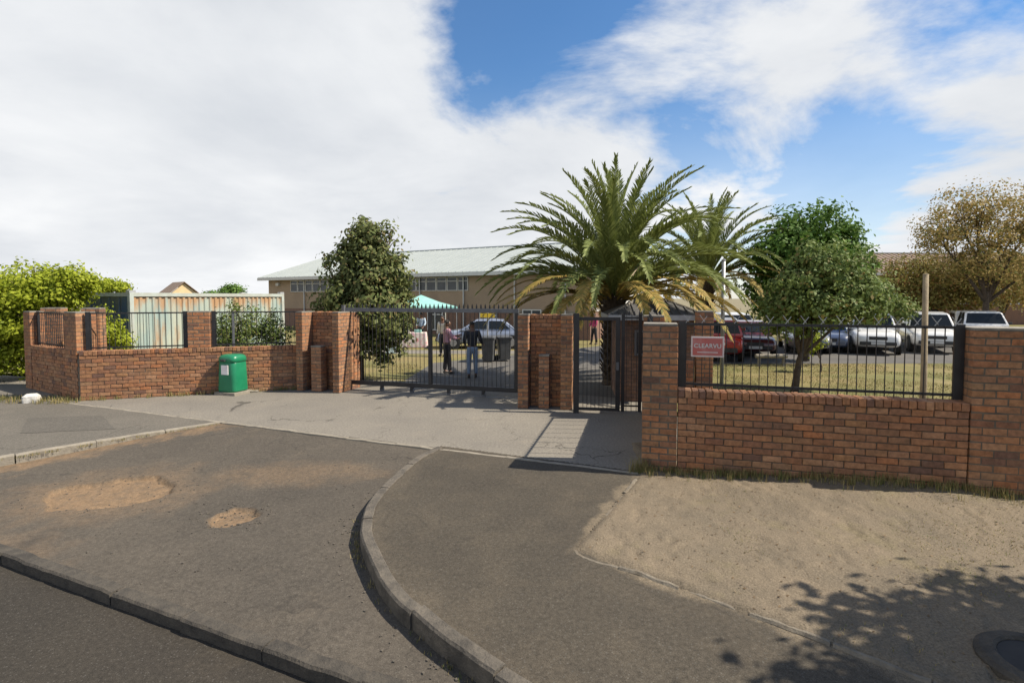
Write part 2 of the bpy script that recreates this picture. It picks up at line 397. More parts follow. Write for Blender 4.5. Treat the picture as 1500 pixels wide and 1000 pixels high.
# left kerb (edge of the left pavement)
LB = [P(a, b) for a, b in ((330,618),(250,630),(150,646),(60,661),(0,671))]
lbd = (LB[-1]-LB[0]).normalized(); LB += [LB[-1]+lbd*3, LB[-1]+lbd*9]

ln = Vector((lkd.y, -lkd.x, 0)); ln = -ln if ln.y > 0 else ln      # towards the road
far = LK[0]-lkd*60
sheet('road', [xy(far-ln*.05), xy(LK[-1]+lkd*.0-ln*.05), xy(KC[-1]+Vector((0, 1.6, 0))), (40, 1.4), (40, -9), (-70, -9)], ROADZ, M['road'], 'dark tarmac road in front of the apron kerb', 'road')
sheet('forecourt', [xy(E0-ed*9), xy(E3+ed*1.2), (3.6, 7.9), (3.3, 12.2), (-3.6, 15.2), (-14, 15.5), (-25, 19)], 0.0, M['fore'], 'pale concrete forecourt in front of the sliding gate', 'forecourt')
# left pavement
sheet('left_pavement', [xy(E1-ed*.0), xy(E0), xy(E0-ed*9), xy(E0-ed*9+en*9), xy(LB[-1])]+[xy(q) for q in LB[-2:0:-1]], 0.004, M['lpave'], 'grey tarmac pavement left of the apron', 'pavement')
S0, S1, S2 = P(928, 703), P(838, 806), P(1250, 962)
s12 = (S2-S1).normalized()
kcr = resample(KC, .12)
ppoly = [xy(q+Vector((.05, .03, 0))) for q in kcr]+[(7.5, KC[-1].y), xy(S2+s12*3.2), xy(S2), xy(S1), xy(S0), xy(E3+ed*.3), xy(E3)]

# apron grid with potholes and washed-in sand
def poly_sd(X, Y, poly):
    "signed distance, negative inside"
    n = len(poly); d = np.full(X.shape, 1e9); ins = np.zeros(X.shape, bool)
    for i in range(n):
        x0, y0 = poly[i]; x1, y1 = poly[(i+1) % n]
        ex, ey = x1-x0, y1-y0; wx, wy = X-x0, Y-y0
        t = np.clip((wx*ex+wy*ey)/(ex*ex+ey*ey), 0, 1)
        d = np.minimum(d, np.hypot(wx-ex*t, wy-ey*t))
        c = ((y0 <= Y) & (y1 > Y)) | ((y1 <= Y) & (y0 > Y))
        with np.errstate(divide='ignore', invalid='ignore'):
            ins ^= c & (X < (x1-x0)*(Y-y0)/(y1-y0 if y1 != y0 else 1e-9)+x0)
    return np.where(ins, -d, d)
def sstep(x, a, b):
    t = np.clip((x-a)/(b-a), 0, 1); return t*t*(3-2*t)
def fbm(X, Y, s, o=4, seed=0.):
    out = np.zeros(X.shape)
    f = np.frompyfunc(lambda a, b: noise.fractal(Vector((a*s+seed, b*s-seed, seed*.37)), 1., 2.1, o), 2, 1)
    return f(X, Y).astype(float)
GS = .028
gx = np.arange(-9.5, .4, GS); gy = np.arange(2.6, 10.6, GS)
GX, GY = np.meshgrid(gx, gy)
dE = (GX-E0.x)*en.x+(GY-E0.y)*en.y
dL = (GX-LK[1].x)*ln.x+(GY-LK[1].y)*ln.y
def apron_h(dist): return -.012+(APZ+.012)*sstep(dist, 0., 3.0)
warp = fbm(GX, GY, 3.0, 4, 3.)*.05+fbm(GX, GY, 11., 3, 4.)*.022
fine = fbm(GX, GY, 9.0, 3, 8.)
big = [P(a, b, APZ) for a, b in ((65,733),(72,718),(100,712),(140,706),(190,699),(232,699),(254,713),(252,722),(224,732),(178,741),(120,746),(75,747))]
sml = [P(a, b, APZ) for a, b in ((304,761),(318,752),(345,743),(372,745),(381,752),(364,763),(336,770),(306,772))]
sdb = poly_sd(GX, GY, [xy(p) for p in big])+warp; sds = poly_sd(GX, GY, [xy(p) for p in sml])+warp*.8
GZ = apron_h(dE)-.052*sstep(-sdb, -.006, .018)-.046*sstep(-sds, -.006, .018)
GZ += fine*.0025+fbm(GX, GY, .8, 3, 5.)*.008
dLB = poly_sd(GX, GY, [xy(q) for q in LB]+[(-25, 19), (-10, 14)])
dirt = np.maximum.reduce([sstep(-sdb, -.03, .02)*1.0, sstep(-sds, -.03, .02)*.9,
    .42*(1-sstep(sdb+warp*4, .0, .75)), .85*(1-sstep(dLB+warp*9, .05, .65))*sstep(-GX, 3.4, 4.6),
    .40*(1-sstep(np.hypot((GX+3.2)/1.5, (GY-7.3)/.5)+warp*5, .4, 1.2)), .35*(1-sstep(np.hypot((GX+5.6)/1.2, (GY-5.0)/.7)+warp*5, .3, 1.2))])
ny, nx = GX.shape
idx = np.arange(nx*ny).reshape(ny, nx)
cc_ = ((dL[:-1, :-1]+dL[1:, 1:])/2 < -.05) & ((dE[:-1, :-1]+dE[1:, 1:])/2 > -.06)
F = np.stack([idx[:-1, :-1], idx[:-1, 1:], idx[1:, 1:], idx[1:, :-1]], -1)[cc_]
used = np.unique(F); remap = np.full(nx*ny, -1); remap[used] = np.arange(len(used))
V = np.stack([GX.ravel(), GY.ravel(), GZ.ravel()], 1)[used]
m = mesh('apron', V, remap[F], M['apron'], True)
at = m.attributes.new('dirt', 'FLOAT', 'POINT'); at.data.foreach_set('value', dirt.ravel()[used].astype(np.float32))
tag(link('apron', m), 'worn tarmac apron with two sandy potholes', 'apron', kind='structure')

# right pavement grid, sand drifting over its edges
qx = np.arange(-2.0, 7.6, .03); qy = np.arange(1.0, 9.0, .03); QX, QY = np.meshgrid(qx, qy)
sdq = poly_sd(QX, QY, ppoly); wq = fbm(QX, QY, 2.4, 5, 13.)
dsand = poly_sd(QX, QY, [xy(S0), xy(S1), xy(S2), xy(S2+s12*8), (14, 1), (14, 9), (2.0, 9)])
dkerb = poly_sd(QX, QY, [xy(q) for q in kcr]+[(7.5, -3), (7.5, 9)])
qd = np.maximum.reduce([.9*(1-sstep(dsand+wq*.16, .0, .10)), .22*(1-sstep(-dkerb+wq*.25, .10, .40)), .10*sstep(wq, -.1, .6)])
QZ = .004+.004*fbm(QX, QY, 1.1, 3, 21.)+.0015*fbm(QX, QY, 12., 2, 9.)+.004*(1-sstep(dsand+wq*.15, 0., .06))
ny, nx = QX.shape; idx = np.arange(nx*ny).reshape(ny, nx)
F = np.stack([idx[:-1, :-1], idx[:-1, 1:], idx[1:, 1:], idx[1:, :-1]], -1)[(sdq[:-1, :-1] < .02)]
used = np.unique(F); remap = np.full(nx*ny, -1); remap[used] = np.arange(len(used))
m = mesh('right_pavement', np.stack([QX.ravel(), QY.ravel(), QZ.ravel()], 1)[used], remap[F], M['pave'], True)
at = m.attributes.new('dirt', 'FLOAT', 'POINT'); at.data.foreach_set('value', qd.ravel()[used].astype(np.float32))
tag(link('right_pavement', m), 'grey tarmac pavement beside the curved kerb', 'pavement', kind='structure')

# sand verge
vx = np.arange(.2, 11.0, .035); vy = np.arange(1.6, 8.6, .035)
VX, VY = np.meshgrid(vx, vy)
spoly = [xy(S0), xy(S1), xy(S2), xy(S2+s12*8), (14, 1), (14, 9), (2.0, 9), (1.9, 7.35)]
sdv = poly_sd(VX, VY, spoly)
VZ = -.05+.075*sstep(-sdv, -.08, .10)+.02*fbm(VX, VY, .9, 4, 11.)+.014*fbm(VX, VY, 3.3, 4, 2.)+.014*np.abs(fbm(VX, VY, 7., 3, 6.))
rf_ = random.Random(77)
for k_ in range(420):          # scuffs and footprints
    fx, fy = rf_.uniform(.8, 9.5), rf_.uniform(2.2, 7.2); an = rf_.gauss(.6, .7); la, sa_ = rf_.uniform(.10, .17), rf_.uniform(.04, .07)
    i0, i1 = int((fx-.3-vx[0])/.035), int((fx+.3-vx[0])/.035); j0, j1 = int((fy-.3-vy[0])/.035), int((fy+.3-vy[0])/.035)
    i0, j0 = max(i0, 0), max(j0, 0); ux, uy = VX[j0:j1, i0:i1]-fx, VY[j0:j1, i0:i1]-fy
    if ux.size == 0: continue
    a_ = (ux*math.cos(an)+uy*math.sin(an))/la; b_2 = (-ux*math.sin(an)+uy*math.cos(an))/sa_; rr2 = np.sqrt(a_*a_+b_2*b_2)
    VZ[j0:j1, i0:i1] += rf_.uniform(.5, 1.1)*(-.014*(1-sstep(rr2, .3, 1.0))+.006*np.exp(-((rr2-1.15)/.25)**2))
VZ += .13*sstep(VX, 2.0, 5.2)*sstep(VY, 5.2, 6.3)
ny, nx = VX.shape; idx = np.arange(nx*ny).reshape(ny, nx)
keep = sdv[:-1, :-1] < .02
F = np.stack([idx[:-1, :-1], idx[:-1, 1:], idx[1:, 1:], idx[1:, :-1]], -1)[keep]
used = np.unique(F); remap = np.full(nx*ny, -1); remap[used] = np.arange(len(used))
tag(link('sand_verge', mesh('sand_verge', np.stack([VX.ravel(), VY.ravel(), VZ.ravel()], 1)[used], remap[F], M['sand'], True)),
    'bumpy pale sand verge in front of the brick wall', 'sand', kind='structure')
def verge_z(x, y):
    i = int(round((x-vx[0])/.035)); j = int(round((y-vy[0])/.035))
    if 0 <= i < len(vx) and 0 <= j < len(vy): return float(VZ[j, i])
    return 0.

# stones set in rows: kerbs and edgings
def kerb_row(name, label, line, w, hfun, ztop, length, mat, side, gap=.012, sink=.5, piece='kerb_stone', irregular=.006, break_p=.0):
    root = tag(link(name, None), label, 'kerb', kind='structure')
    seg = resample(line, length/6.)
    i = 0; rnd = random.Random(len(line)*7+int(length*100))
    while i < len(seg)-2:
        j = min(i+6, len(seg)-1); pts = seg[i:j+1]; rings = []
        if rnd.random() < break_p: i = j; continue
        dz = rnd.uniform(-irregular, irregular); dw = rnd.uniform(-.008, .008)
        for k, p in enumerate(pts):
            t = (pts[min(k+1, len(pts)-1)]-pts[max(k-1, 0)]).normalized(); nn = Vector((t.y, -t.x, 0))*side
            q = p+Vector((rnd.gauss(0, .004), rnd.gauss(0, .004), 0))+t*(gap/2 if k == 0 else (-gap/2 if k == len(pts)-1 else 0))+nn*dw
            zt = (ztop(q) if callable(ztop) else ztop)+dz+rnd.gauss(0, .0035); zb = zt-sink
            c = .018
            a, b = q, q+nn*w
            rings.append([(a.x, a.y, zb), (a.x, a.y, zt-c), (a.x+nn.x*c, a.y+nn.y*c, zt), (b.x-nn.x*c*.5, b.y-nn.y*c*.5, zt), (b.x, b.y, zt-c*.5), (b.x, b.y, zb)])
        MB().loft(rings).build(piece, mat, root)
        i = j
    return root
kerb_row('curved_kerb', 'weathered concrete kerb curving round the pavement corner', KC, .12, None, .020, .95, M['kerb'], -1, sink=.30)
kerb_row('apron_kerb', 'straight low concrete kerb between apron and road', LK, .13, None, lambda q: APZ+.010, .9, M['kerb_dark'], 1 if Vector((lkd.y, -lkd.x, 0)).dot(ln) < 0 else -1, sink=.22)
kerb_row('left_kerb', 'pale concrete kerb edging the left pavement', LB, .11, None, .016, 1.0, M['edging'], 1, sink=.2, piece='kerb_stone')
kerb_row('forecourt_edging', 'thin pale edging stones between forecourt and apron', [E0-ed*6, E0, E1, E2, E3+ed*.25], .085, None, .012, 1.0, M['edging'], 1, sink=.12, piece='edging_stone', irregular=.003)
kerb_row('verge_edging', 'thin crumbling edging stones around the sand verge', [S0, S0+(S1-S0)*.5, S1, S1+s12*.8, S2, S2+s12*1.6, S2+s12*3.0], .055, None, .016, .55, M['edging_old'], -1, sink=.1, piece='edging_stone', irregular=.016, break_p=.12)

# school grounds behind the wall
sheet('school_lawn', [(-60, 22), (-14, 16.4), (-4.4, 14.0), (0.2, 12.0), (3.0, 10.7), (3.0, 7.7), (14, 5.6), (70, 10), (80, 90), (-80, 90)], -.012, M['lawn'], 'dry yellowish school lawn behind the walls', 'lawn')
sheet('school_driveway', [(-1.9, 12.4), (2.9, 10.9), (3.4, 14), (4.2, 19), (30, 19.4), (46, 22), (46, 30), (6, 27.5), (-3.0, 19.3), (-3.2, 15.2)], -.006, M['drive'], 'grey tarmac driveway and parking inside the gate', 'driveway')
sheet('school_path', [(-26, 24.6), (-6, 22.6), (4.6, 22.2), (4.6, 23.6), (-6, 24.2), (-26, 26.4)], -.0085, M['fore'], 'pale sandy path crossing the lawn', 'path')

# tar repairs laid over the old surfaces
def patch(label, pix, zf, mat, seed):
    rp = random.Random(seed); c = [P(a, b, zf(0, 0) if callable(zf) else zf) for a, b in pix]; pts = []
    for a, b in zip(c, c[1:]+c[:1]):
        for k in range(9): q = a.lerp(b, k/9.); pts.append((q.x+rp.gauss(0, .012), q.y+rp.gauss(0, .012)))
    return sheet('tar_patch', pts, zf if not callable(zf) else zf(0, 0), mat, label, 'tar patch')
patch('square darker tar repair on the left pavement', ((40, 612), (150, 608), (170, 628), (30, 634)), .0085, M['tar2'], 3)

# ------------------------------------------------------------------ brickwork
BL, BH, JT = .24, .09, .012
_bm = {}
def brick_mesh(sx, sy, sz, mat, var):
    key = (round(sx, 3), round(sy, 3), round(sz, 3), mat.name, var)
    if key in _bm: return _bm[key]
    rnd = random.Random(hash(key[:3]) % 9999+var*31)
    bm = bmesh.new(); c = .006
    for i in (-1, 1):
        for j in (-1, 1):
            for k in (-1, 1):
                h = (sx/2, sy/2, sz/2); jit = [rnd.uniform(-.0025, .0025) for _ in range(3)]
                for a in range(3):
                    bm.verts.new([s*(h[q]-(0 if q == a else c*rnd.uniform(.6, 1.6)))+jit[q] for q, s in enumerate((i, j, k))])
    r = bmesh.ops.convex_hull(bm, input=bm.verts[:]); bmesh.ops.recalc_face_normals(bm, faces=bm.faces)
    m = bpy.data.meshes.new('brick'); bm.to_mesh(m); bm.free(); m.materials.append(mat); _bm[key] = m
    return m
class Masonry:
    "collects brick specs of one thing; the 300 nearest facing bricks become objects, the rest one joined part per parent"
    def __init__(s, root, mat=None, limit=300): s.root = root; s.sp = []; s.mat = mat or M['brick']; s.limit = limit
    def put(s, parent, c, size, rz, hidden=False, name='brick'): s.sp.append((parent, Vector(c), size, rz, hidden, name))
    def run(s, parent, O, ang, x0, x1, th, courses, z0=0., name='brick', coping=True, y0=0.):
        "wall run along local x from O; front face at local y=y0, going back by th"
        ca, sa = math.cos(ang), math.sin(ang)
        def w(x, y, z): return (O[0]+x*ca-y*sa, O[1]+x*sa+y*ca, z)
        rnd = random.Random(int(abs(O[0]*100))+courses)
        for k in range(courses):
            x = x0-(BL/2 if k % 2 else 0)+0.
            while x < x1-.01:
                a, b = max(x, x0), min(x+BL, x1); x += BL
                if b-a < .05: continue
                pr = rnd.uniform(-.006, .007)
                s.put(parent, w((a+b)/2, y0+th/2-pr, z0+BH*k+BH/2), (b-a-JT, th, BH-JT), ang+rnd.uniform(-.007, .007))
        if coping:
            n = int((x1-x0)/BH); p = (x1-x0)/n
            for i in range(n):
                s.put(parent, w(x0+p*(i+.5), y0+th/2-.006, z0+BH*courses+.055+rnd.uniform(-.008, .006)), (p-JT*.8, th+.015, .102), ang+rnd.uniform(-.02, .02), name='coping_brick')
        return w
    def pier(s, parent, O, ang, x0, x1, y0, y1, courses, z0=0.):
        ca, sa = math.cos(ang), math.sin(ang)
        def w(x, y, z): return (O[0]+x*ca-y*sa, O[1]+x*sa+y*ca, z)
        def split(a, b, odd):
            n = max(1, int(round((b-a)/BL))); p = (b-a)/n
            if not odd: return [(a+i*p, a+(i+1)*p) for i in range(n)]
            e = [a]+[a+p*(i+.5) for i in range(n)]+[b]; return list(zip(e, e[1:]))
        for k in range(courses):
            ys = split(y0, y1, k % 2 == 0)
            for (a, b) in split(x0, x1, k % 2 == 1):
                for q, (c, d) in enumerate(ys):
                    s.put(parent, w((a+b)/2, (c+d)/2, z0+BH*k+BH/2), (b-a-JT, d-c-JT, BH-JT), ang, hidden=q > 0)
        return w
    def done(s):
        mw = Vector(s.root.location); crz = s.root.rotation_euler.z; Rm = Matrix.Rotation(crz, 3, 'Z')
        def key(t):
            p = mw+Rm @ t[1]; inview = abs(p.x) < p.y*1.04
            return (t[4], not inview, (p-Vector((0, 0, CAMH))).length)
        order = sorted(s.sp, key=key)
        for i, (par, c, size, rz, hid, nm) in enumerate(order[:s.limit]):
            o = link(nm, brick_mesh(*size, s.mat, i % 3), par, c, rz)
        rest = {}
        for t in order[s.limit:]: rest.setdefault(t[0], []).append(t)
        for par, ts in rest.items():
            b = MB()
            for (_, c, size, rz, hid, nm) in ts: b.box(c, size, rz)
            o = b.build('brickwork', s.mat, par); o['kind'] = 'stuff'
def core(O, ang, x0, x1, y0, y1, z0, z1, ins=.009, mb=None):
    ca, sa = math.cos(ang), math.sin(ang); b = mb or MB()
    xm, ym = (x0+x1)/2, (y0+y1)/2
    b.box((O[0]+xm*ca-ym*sa, O[1]+xm*sa+ym*ca, (z0+z1)/2), (x1-x0-2*ins, y1-y0-2*ins, z1-z0), ang)
    return b
def pillar(mas, root, O, ang, x0, x1, y0, y1, courses, cap=True, z0=0.):
    part = core(O, ang, x0, x1, y0, y1, z0-.05, z0+courses*BH-.004).build('pillar', M['mortar'], root)
    mas.pier(part, O, ang, x0, x1, y0, y1, courses, z0)
    if cap: core(O, ang, x0, x1, y0, y1, z0+courses*BH, z0+courses*BH+.028, .012).build('cap', M['cap'], part)
    return part

def fence(name, label, O3, ang, length, z0, z1, pitch, rad=.008, posts=(True, True), top='plain', rails=(0.06, .96), group=None, postw=.10, mid=None):
    "bar fence panel standing along local x"
    r = thing(name, label, 'fence', O3, ang, group); h = z1-z0
    n = max(2, int(length/pitch)); p = length/n
    bar = MB().box((0, 0, h/2-.01), (rad*2, rad*2, h-.02))
    bm_ = None
    for i in range(1, n):
        if bm_ is None: o = bar.build('bar', M['black'], r, (i*p, 0, z0)); bm_ = o.data
        else: o = link('bar', bm_, r, (i*p, 0, z0))
    for q in rails: MB().box((length/2, .014, z0+h*q), (length, .012, .035)).build('rail', M['black'], r)
    for e, on in zip((0, 1), posts):
        if on: MB().box((postw/2 if e == 0 else length-postw/2, .02, z0+h/2), (postw, .03, h)).build('post', M['black'], r)
    for x in (mid or []): MB().box((x, .04, z0+h/2-.05), (.05, .05, h)).build('post', M['greysteel'], r)
    if top == 'spikes':
        sm = None; k = int(length/.105)
        sp = MB().loft([[(-.016, -.004, 0), (.016, -.004, 0), (.016, .004, 0), (-.016, .004, 0)], [(-.016, -.004, .05), (.016, -.004, .05), (.016, .004, .05), (-.016, .004, .05)], [(-.002, -.002, .10), (.002, -.002, .10), (.002, .002, .10), (-.002, .002, .10)]])
        for i in range(k):
            if sm is None: o = sp.build('spike', M['black'], r, ((i+.5)*length/k, 0, z1-.03)); sm = o.data
            else: o = link('spike', sm, r, ((i+.5)*length/k, 0, z1-.03))
    if top == 'cross':
        sm = None; k = int(length/.20)
        sp = MB().box((0, 0, .045), (.008, .005, .12), M=Matrix.Rotation(R(35), 4, 'Y')).box((.03, 0.006, .045), (.008, .005, .12), M=Matrix.Rotation(R(-35), 4, 'Y'))
        for i in range(k):
            if sm is None: o = sp.build('spike', M['galv'], r, ((i+.5)*length/k, 0, z1-.01)); sm = o.data
            else: o = link('spike', sm, r, ((i+.5)*length/k, 0, z1-.01))
    return r

# ---- right wall
RA, RB = P(939, 690), P(1500, 740)
RO = Vector((RA.x, RA.y, 0)); rd = (RB-RA); rang = math.atan2(rd.y, rd.x)
def along(O, ang, x, y=0., z=0.): return Vector((O[0]+x*math.cos(ang)-y*math.sin(ang), O[1]+x*math.sin(ang)+y*math.cos(ang), z))
def hit(O, ang, px):
    "distance along a ground line at which it crosses photo column px"
    u = (px-750)/FPX; c, s = math.cos(ang), math.sin(ang); cp = math.cos(PITCH); return (u*(O[1]*cp+.055)-O[0])/(c-u*s*cp)
NC = 23; WC = 12
rw = thing('brick_wall', 'long low face-brick wall with two tall end pillars beside the sand verge', 'wall', RO, 0)
mas = Masonry(rw)
O0 = (0, 0)
xr2 = hit(RO, rang, 1423); pw = hit(RO, rang, 993)
TH = .23
wp = core(O0, rang, pw, xr2, .02, .02+TH, -.05, WC*BH).build('mortar', M['mortar'], rw)
mas.run(rw, O0, rang, pw+.004, xr2-.004, TH, WC, y0=.012)
pillar(mas, rw, O0, rang, 0, pw, 0, .46, NC)
pillar(mas, rw, O0, rang, xr2, xr2+.74, 0, .46, NC)
core(O0, rang, xr2+.74, xr2+3.4, .05, .05+TH, -.05, WC*BH).build('mortar', M['mortar'], rw)
mas.run(rw, O0, rang, xr2+.745, xr2+3.4, TH, WC, y0=.05)
mas.done()
FZ = WC*BH+.115
fence('bar_fence', 'black bar fence with crossed wire spikes above the long low wall', along(RO, rang, pw+.004, .17), rang, xr2-pw-.008, FZ, 2.13, .105, .005, top='cross', postw=.105)

# return wall from the pillar back to the small gate
GA = P(937, 606)
tO = along(RO, rang, .02, .46); tv = Vector((GA.x+.05, GA.y, 0))-tO; tang = math.atan2(tv.y, tv.x); tl = tv.length
tw = thing('return_wall', 'short brick return wall running back from pillar to small gate', 'wall', tO, 0)
mas = Masonry(tw)
core(O0, tang, 0.005, tl-.4, -TH, 0, -.05, WC*BH).build('mortar', M['mortar'], tw)
mas.run(tw, O0, tang, .01, tl-.405, TH, WC, y0=-TH)
pillar(mas, tw, O0, tang, tl-.4, tl, -.42, 0.0, NC)
mas.done()
fence('bar_fence', 'black bar fence panel on top of the short return wall', along(tO, tang, .02, -TH/2), tang, tl-.44, FZ, 2.10, .30, .007, top='spikes', rails=(.97,))

# ---- gate piers with recess and stub
def gate_pier(name, label, A, ang, w, pwl, pwr, dl, dr, rec, stub):
    r = thing(name, label, 'gate pier', A, ang); mas = Masonry(r, limit=220); Z = (0, 0)
    pillar(mas, r, Z, 0, 0, pwl, 0, dl, NC); pillar(mas, r, Z, 0, w-pwr, w, 0, dr, NC)
    p = core(Z, 0, pwl, w-pwr, rec, rec+.23, -.05, NC*BH-.02).build('panel', M['mortar'], r)
    mas.run(p, Z, 0, pwl+.004, w-pwr-.004, .23, NC-1, y0=rec-.004, coping=True)
    s0, s1, sh = stub
    q = core(Z, 0, s0, s1, .06, .30, -.05, sh*BH-.004).build('stub', M['mortar'], r)
    mas.pier(q, Z, 0, s0, s1, .06, .30, sh)
    core(Z, 0, s0, s1, .06, .30, sh*BH, sh*BH+.03, .004).build('cap', M['cap'], q)
    mas.done(); return r
A1, B1 = P(758, 598), P(838, 601)
g1v = B1-A1; g1a = math.atan2(g1v.y, g1v.x)
gate_pier('gate_pier', 'brick gate pier with recessed panel and stub between the two gates', A1, g1a, g1v.length, .24, .26, .46, .46, .34, (.46, .70, 13))
A2, B2 = P(434, 572), P(497, 576)
g2v = B2-A2; g2a = math.atan2(g2v.y, g2v.x)
gate_pier('gate_pier', 'brick gate pier with sunlit flank beside the low wall and green bin', A2, g2a, g2v.length, .22, .20, .55, .95, .42, (.42, .74, 13))

# ---- left wall
LA, LBp = P(118, 587), P(432, 570)
lO = Vector((LA.x, LA.y, 0)); lv = LBp-LA; lang = math.atan2(lv.y, lv.x); ll = lv.length+.15
LC = P(40, 568); cv_ = LC-LA; cang = math.atan2(-cv_.y, -cv_.x); cl = cv_.length
lw = thing('brick_wall', 'low face-brick corner wall with pillars behind the green bin', 'wall', lO, 0)
mas = Masonry(lw)
core(O0, lang, .01, ll, 0, TH, -.05, WC*BH).build('mortar', M['mortar'], lw)
mas.run(lw, O0, lang, 0.0, ll, TH, WC)
cO = (cv_.x, cv_.y)
core(cO, cang, 0, cl-.02, 0.004, TH, -.05, WC*BH-.006).build('mortar', M['mortar'], lw)
mas.run(lw, cO, cang, 0.4, cl-.10, TH, WC, y0=.0)
FZ0 = WC*BH+.115
a = hit(lO, lang, 275); b = hit(lO, lang, 308)
pillar(mas, lw, O0, lang, a, b, .0-.012, .40, NC-WC-1, z0=FZ0-.005)
a2 = hit(LC, cang, 95); b2 = hit(LC, cang, 113)
pillar(mas, lw, cO, cang, a2, b2, -.012, .40, NC-WC-1, z0=FZ0-.005)
pillar(mas, lw, cO, cang, -.05, .42, -.02, .42, NC)
mas.done()
# pillars standing behind the corner
for px0, px1, Yb, lab in ((58, 83, 13.9, 'brick pillar seen between corner wall pillars, sunlit, below the bright bush'), (118, 141, 13.6, 'brick pillar behind the corner wall with a diagonal shadow, beside the container')):
    X0 = (px0-750)/FPX*Yb; wd = (px1-px0)/FPX*Yb
    pr = thing('brick_pillar', lab, 'pillar', (X0, Yb, 0), lang); mas = Masonry(pr, limit=120)
    pillar(mas, pr, O0, 0, 0, wd, 0, .42, NC+1); mas.done()
fence('bar_fence', 'black bar fence panel on the low wall in front of the pale container', along(lO, lang, .10, TH/2), lang, hit(lO, lang, 275)-.12, FZ0, 2.12, .115, .005, group=None)
fence('bar_fence', 'black bar fence panel with grey mid post in front of the leafy shrub', along(lO, lang, hit(lO, lang, 309), TH/2), lang, ll-hit(lO, lang, 309)-.02, FZ0, 2.12, .115, .005, mid=[hit(lO, lang, 341)-hit(lO, lang, 309)], posts=(True, False))
fence('bar_fence', 'short black bar fence panel on the shaded corner return below the bush', along(LC, cang, .44, TH/2), cang, a2-.46, FZ0, 2.10, .12, .006)

# ---- sliding gate
SA, SB = P(508, 570), P(760, 584)
sO = Vector((SA.x, SA.y, 0)); svv = SB-SA; sang = math.atan2(svv.y, svv.x); sl = svv.length
sg = thing('sliding_gate', 'black steel sliding gate with spiked top rail and rollers', 'gate', sO, sang)
GB, GT = .15, 2.19
def rail(n, x0, x1, z0, z1, mat='black', d=.06): return MB().bx(x0, x1, -d/2, d/2, z0, z1).build(n, M[mat], sg, bevel=.004)
rail('top_rail', 0, sl, GT-.10, GT, 'greysteel'); rail('bottom_rail', 0, sl, GB, GB+.11)
xm = hit(sO, sang, 630)
for x in (0.03, xm, sl-.05): rail('stile', x-.045, x+.045, GB+.11, GT-.10)
bm0 = None; k = int(sl/.112)
for i in range(1, k):
    x = i*sl/k
    if abs(x-xm) < .06 or x < .1 or x > sl-.1: continue
    if bm0 is None: bm0 = MB().bx(-.006, .006, -.006, .006, GB+.10, GT-.09).build('bar', M['black'], sg, (x, 0, 0)).data
    else: link('bar', bm0, sg, (x, 0, 0))
sp = MB().loft([[(-.020, -.006, 0), (.020, -.006, 0), (.020, .006, 0), (-.020, .006, 0)], [(-.018, -.006, .06), (.018, -.006, .06), (.018, .006, .06), (-.018, .006, .06)], [(-.002, -.002, .12), (.002, -.002, .12), (.002, .002, .12), (-.002, .002, .12)]])
s0 = None
for i in range(k):
    x = (i+.5)*sl/k
    if s0 is None: s0 = sp.build('spike', M['black'], sg, (x, 0, GT)).data
    else: link('spike', s0, sg, (x, 0, GT))
for px in (559, 603, 657, 708):
    x = hit(sO, sang, px)
    br = MB().bx(x-.04, x+.04, -.03, .03, .05, GB+.005).build('roller_bracket', M['black'], sg)
    MB().lathe([(.02, -.03), (.06, -.025), (.06, .025), (.02, .03)], 12, (x, 0, .062), 'y').build('roller', M['greysteel'], br)
MB().bx(-.1, sl+.05, -.02, .02, -.01, .012).build('track', M['greysteel'], sg)
# gate latch posts
po = thing('gate_post', 'grey steel catch post at the left end of the sliding gate', 'post', along(sO, sang, -.10, .05), sang)
MB().bx(-.04, .04, -.04, .04, -.05, 2.25).build('shaft', M['greysteel'], po, bevel=.006); MB().bx(-.045, .045, -.045, .045, 2.25, 2.265).build('cap', M['greysteel'], po)

# ---- pedestrian gate
PA, PB = P(841, 604), P(908, 606)
pO = Vector((PA.x, PA.y, 0)); pv = PB-PA; pang = math.atan2(pv.y, pv.x); pl = pv.length
pg = thing('pedestrian_gate', 'black barred pedestrian gate in front of the palm trunk', 'gate', pO, pang)
def prail(n, x0, x1, z0, z1, d=.05): return MB().bx(x0, x1, -d/2, d/2, z0, z1).build(n, M['black'], pg, bevel=.003)
prail('post', -.02, .10, -.05, 2.13, .10); prail('stile', pl-.10, pl-.005, .06, 2.05)
prail('top_rail', .10, pl-.10, 1.98, 2.05); prail('bottom_rail', .10, pl-.10, .06, .12)
b0 = None
for i in range(1, 9):
    x = .10+(pl-.20)*i/9
    if b0 is None: b0 = MB().bx(-.006, .006, -.006, .006, .11, 1.99).build('bar', M['black'], pg, (x, 0, 0)).data
    else: link('bar', b0, pg, (x, 0, 0))
MB().box((pl-.06, -.05, 1.02), (.05, .06, .16)).build('lock_box', M['greysteel'], pg)
fence('bar_fence', 'narrow black fence panel with spikes between pedestrian gate and guardhouse', along(pO, pang, pl+.02), pang, .42, .05, 2.12, .10, .006, top='spikes', postw=.07)

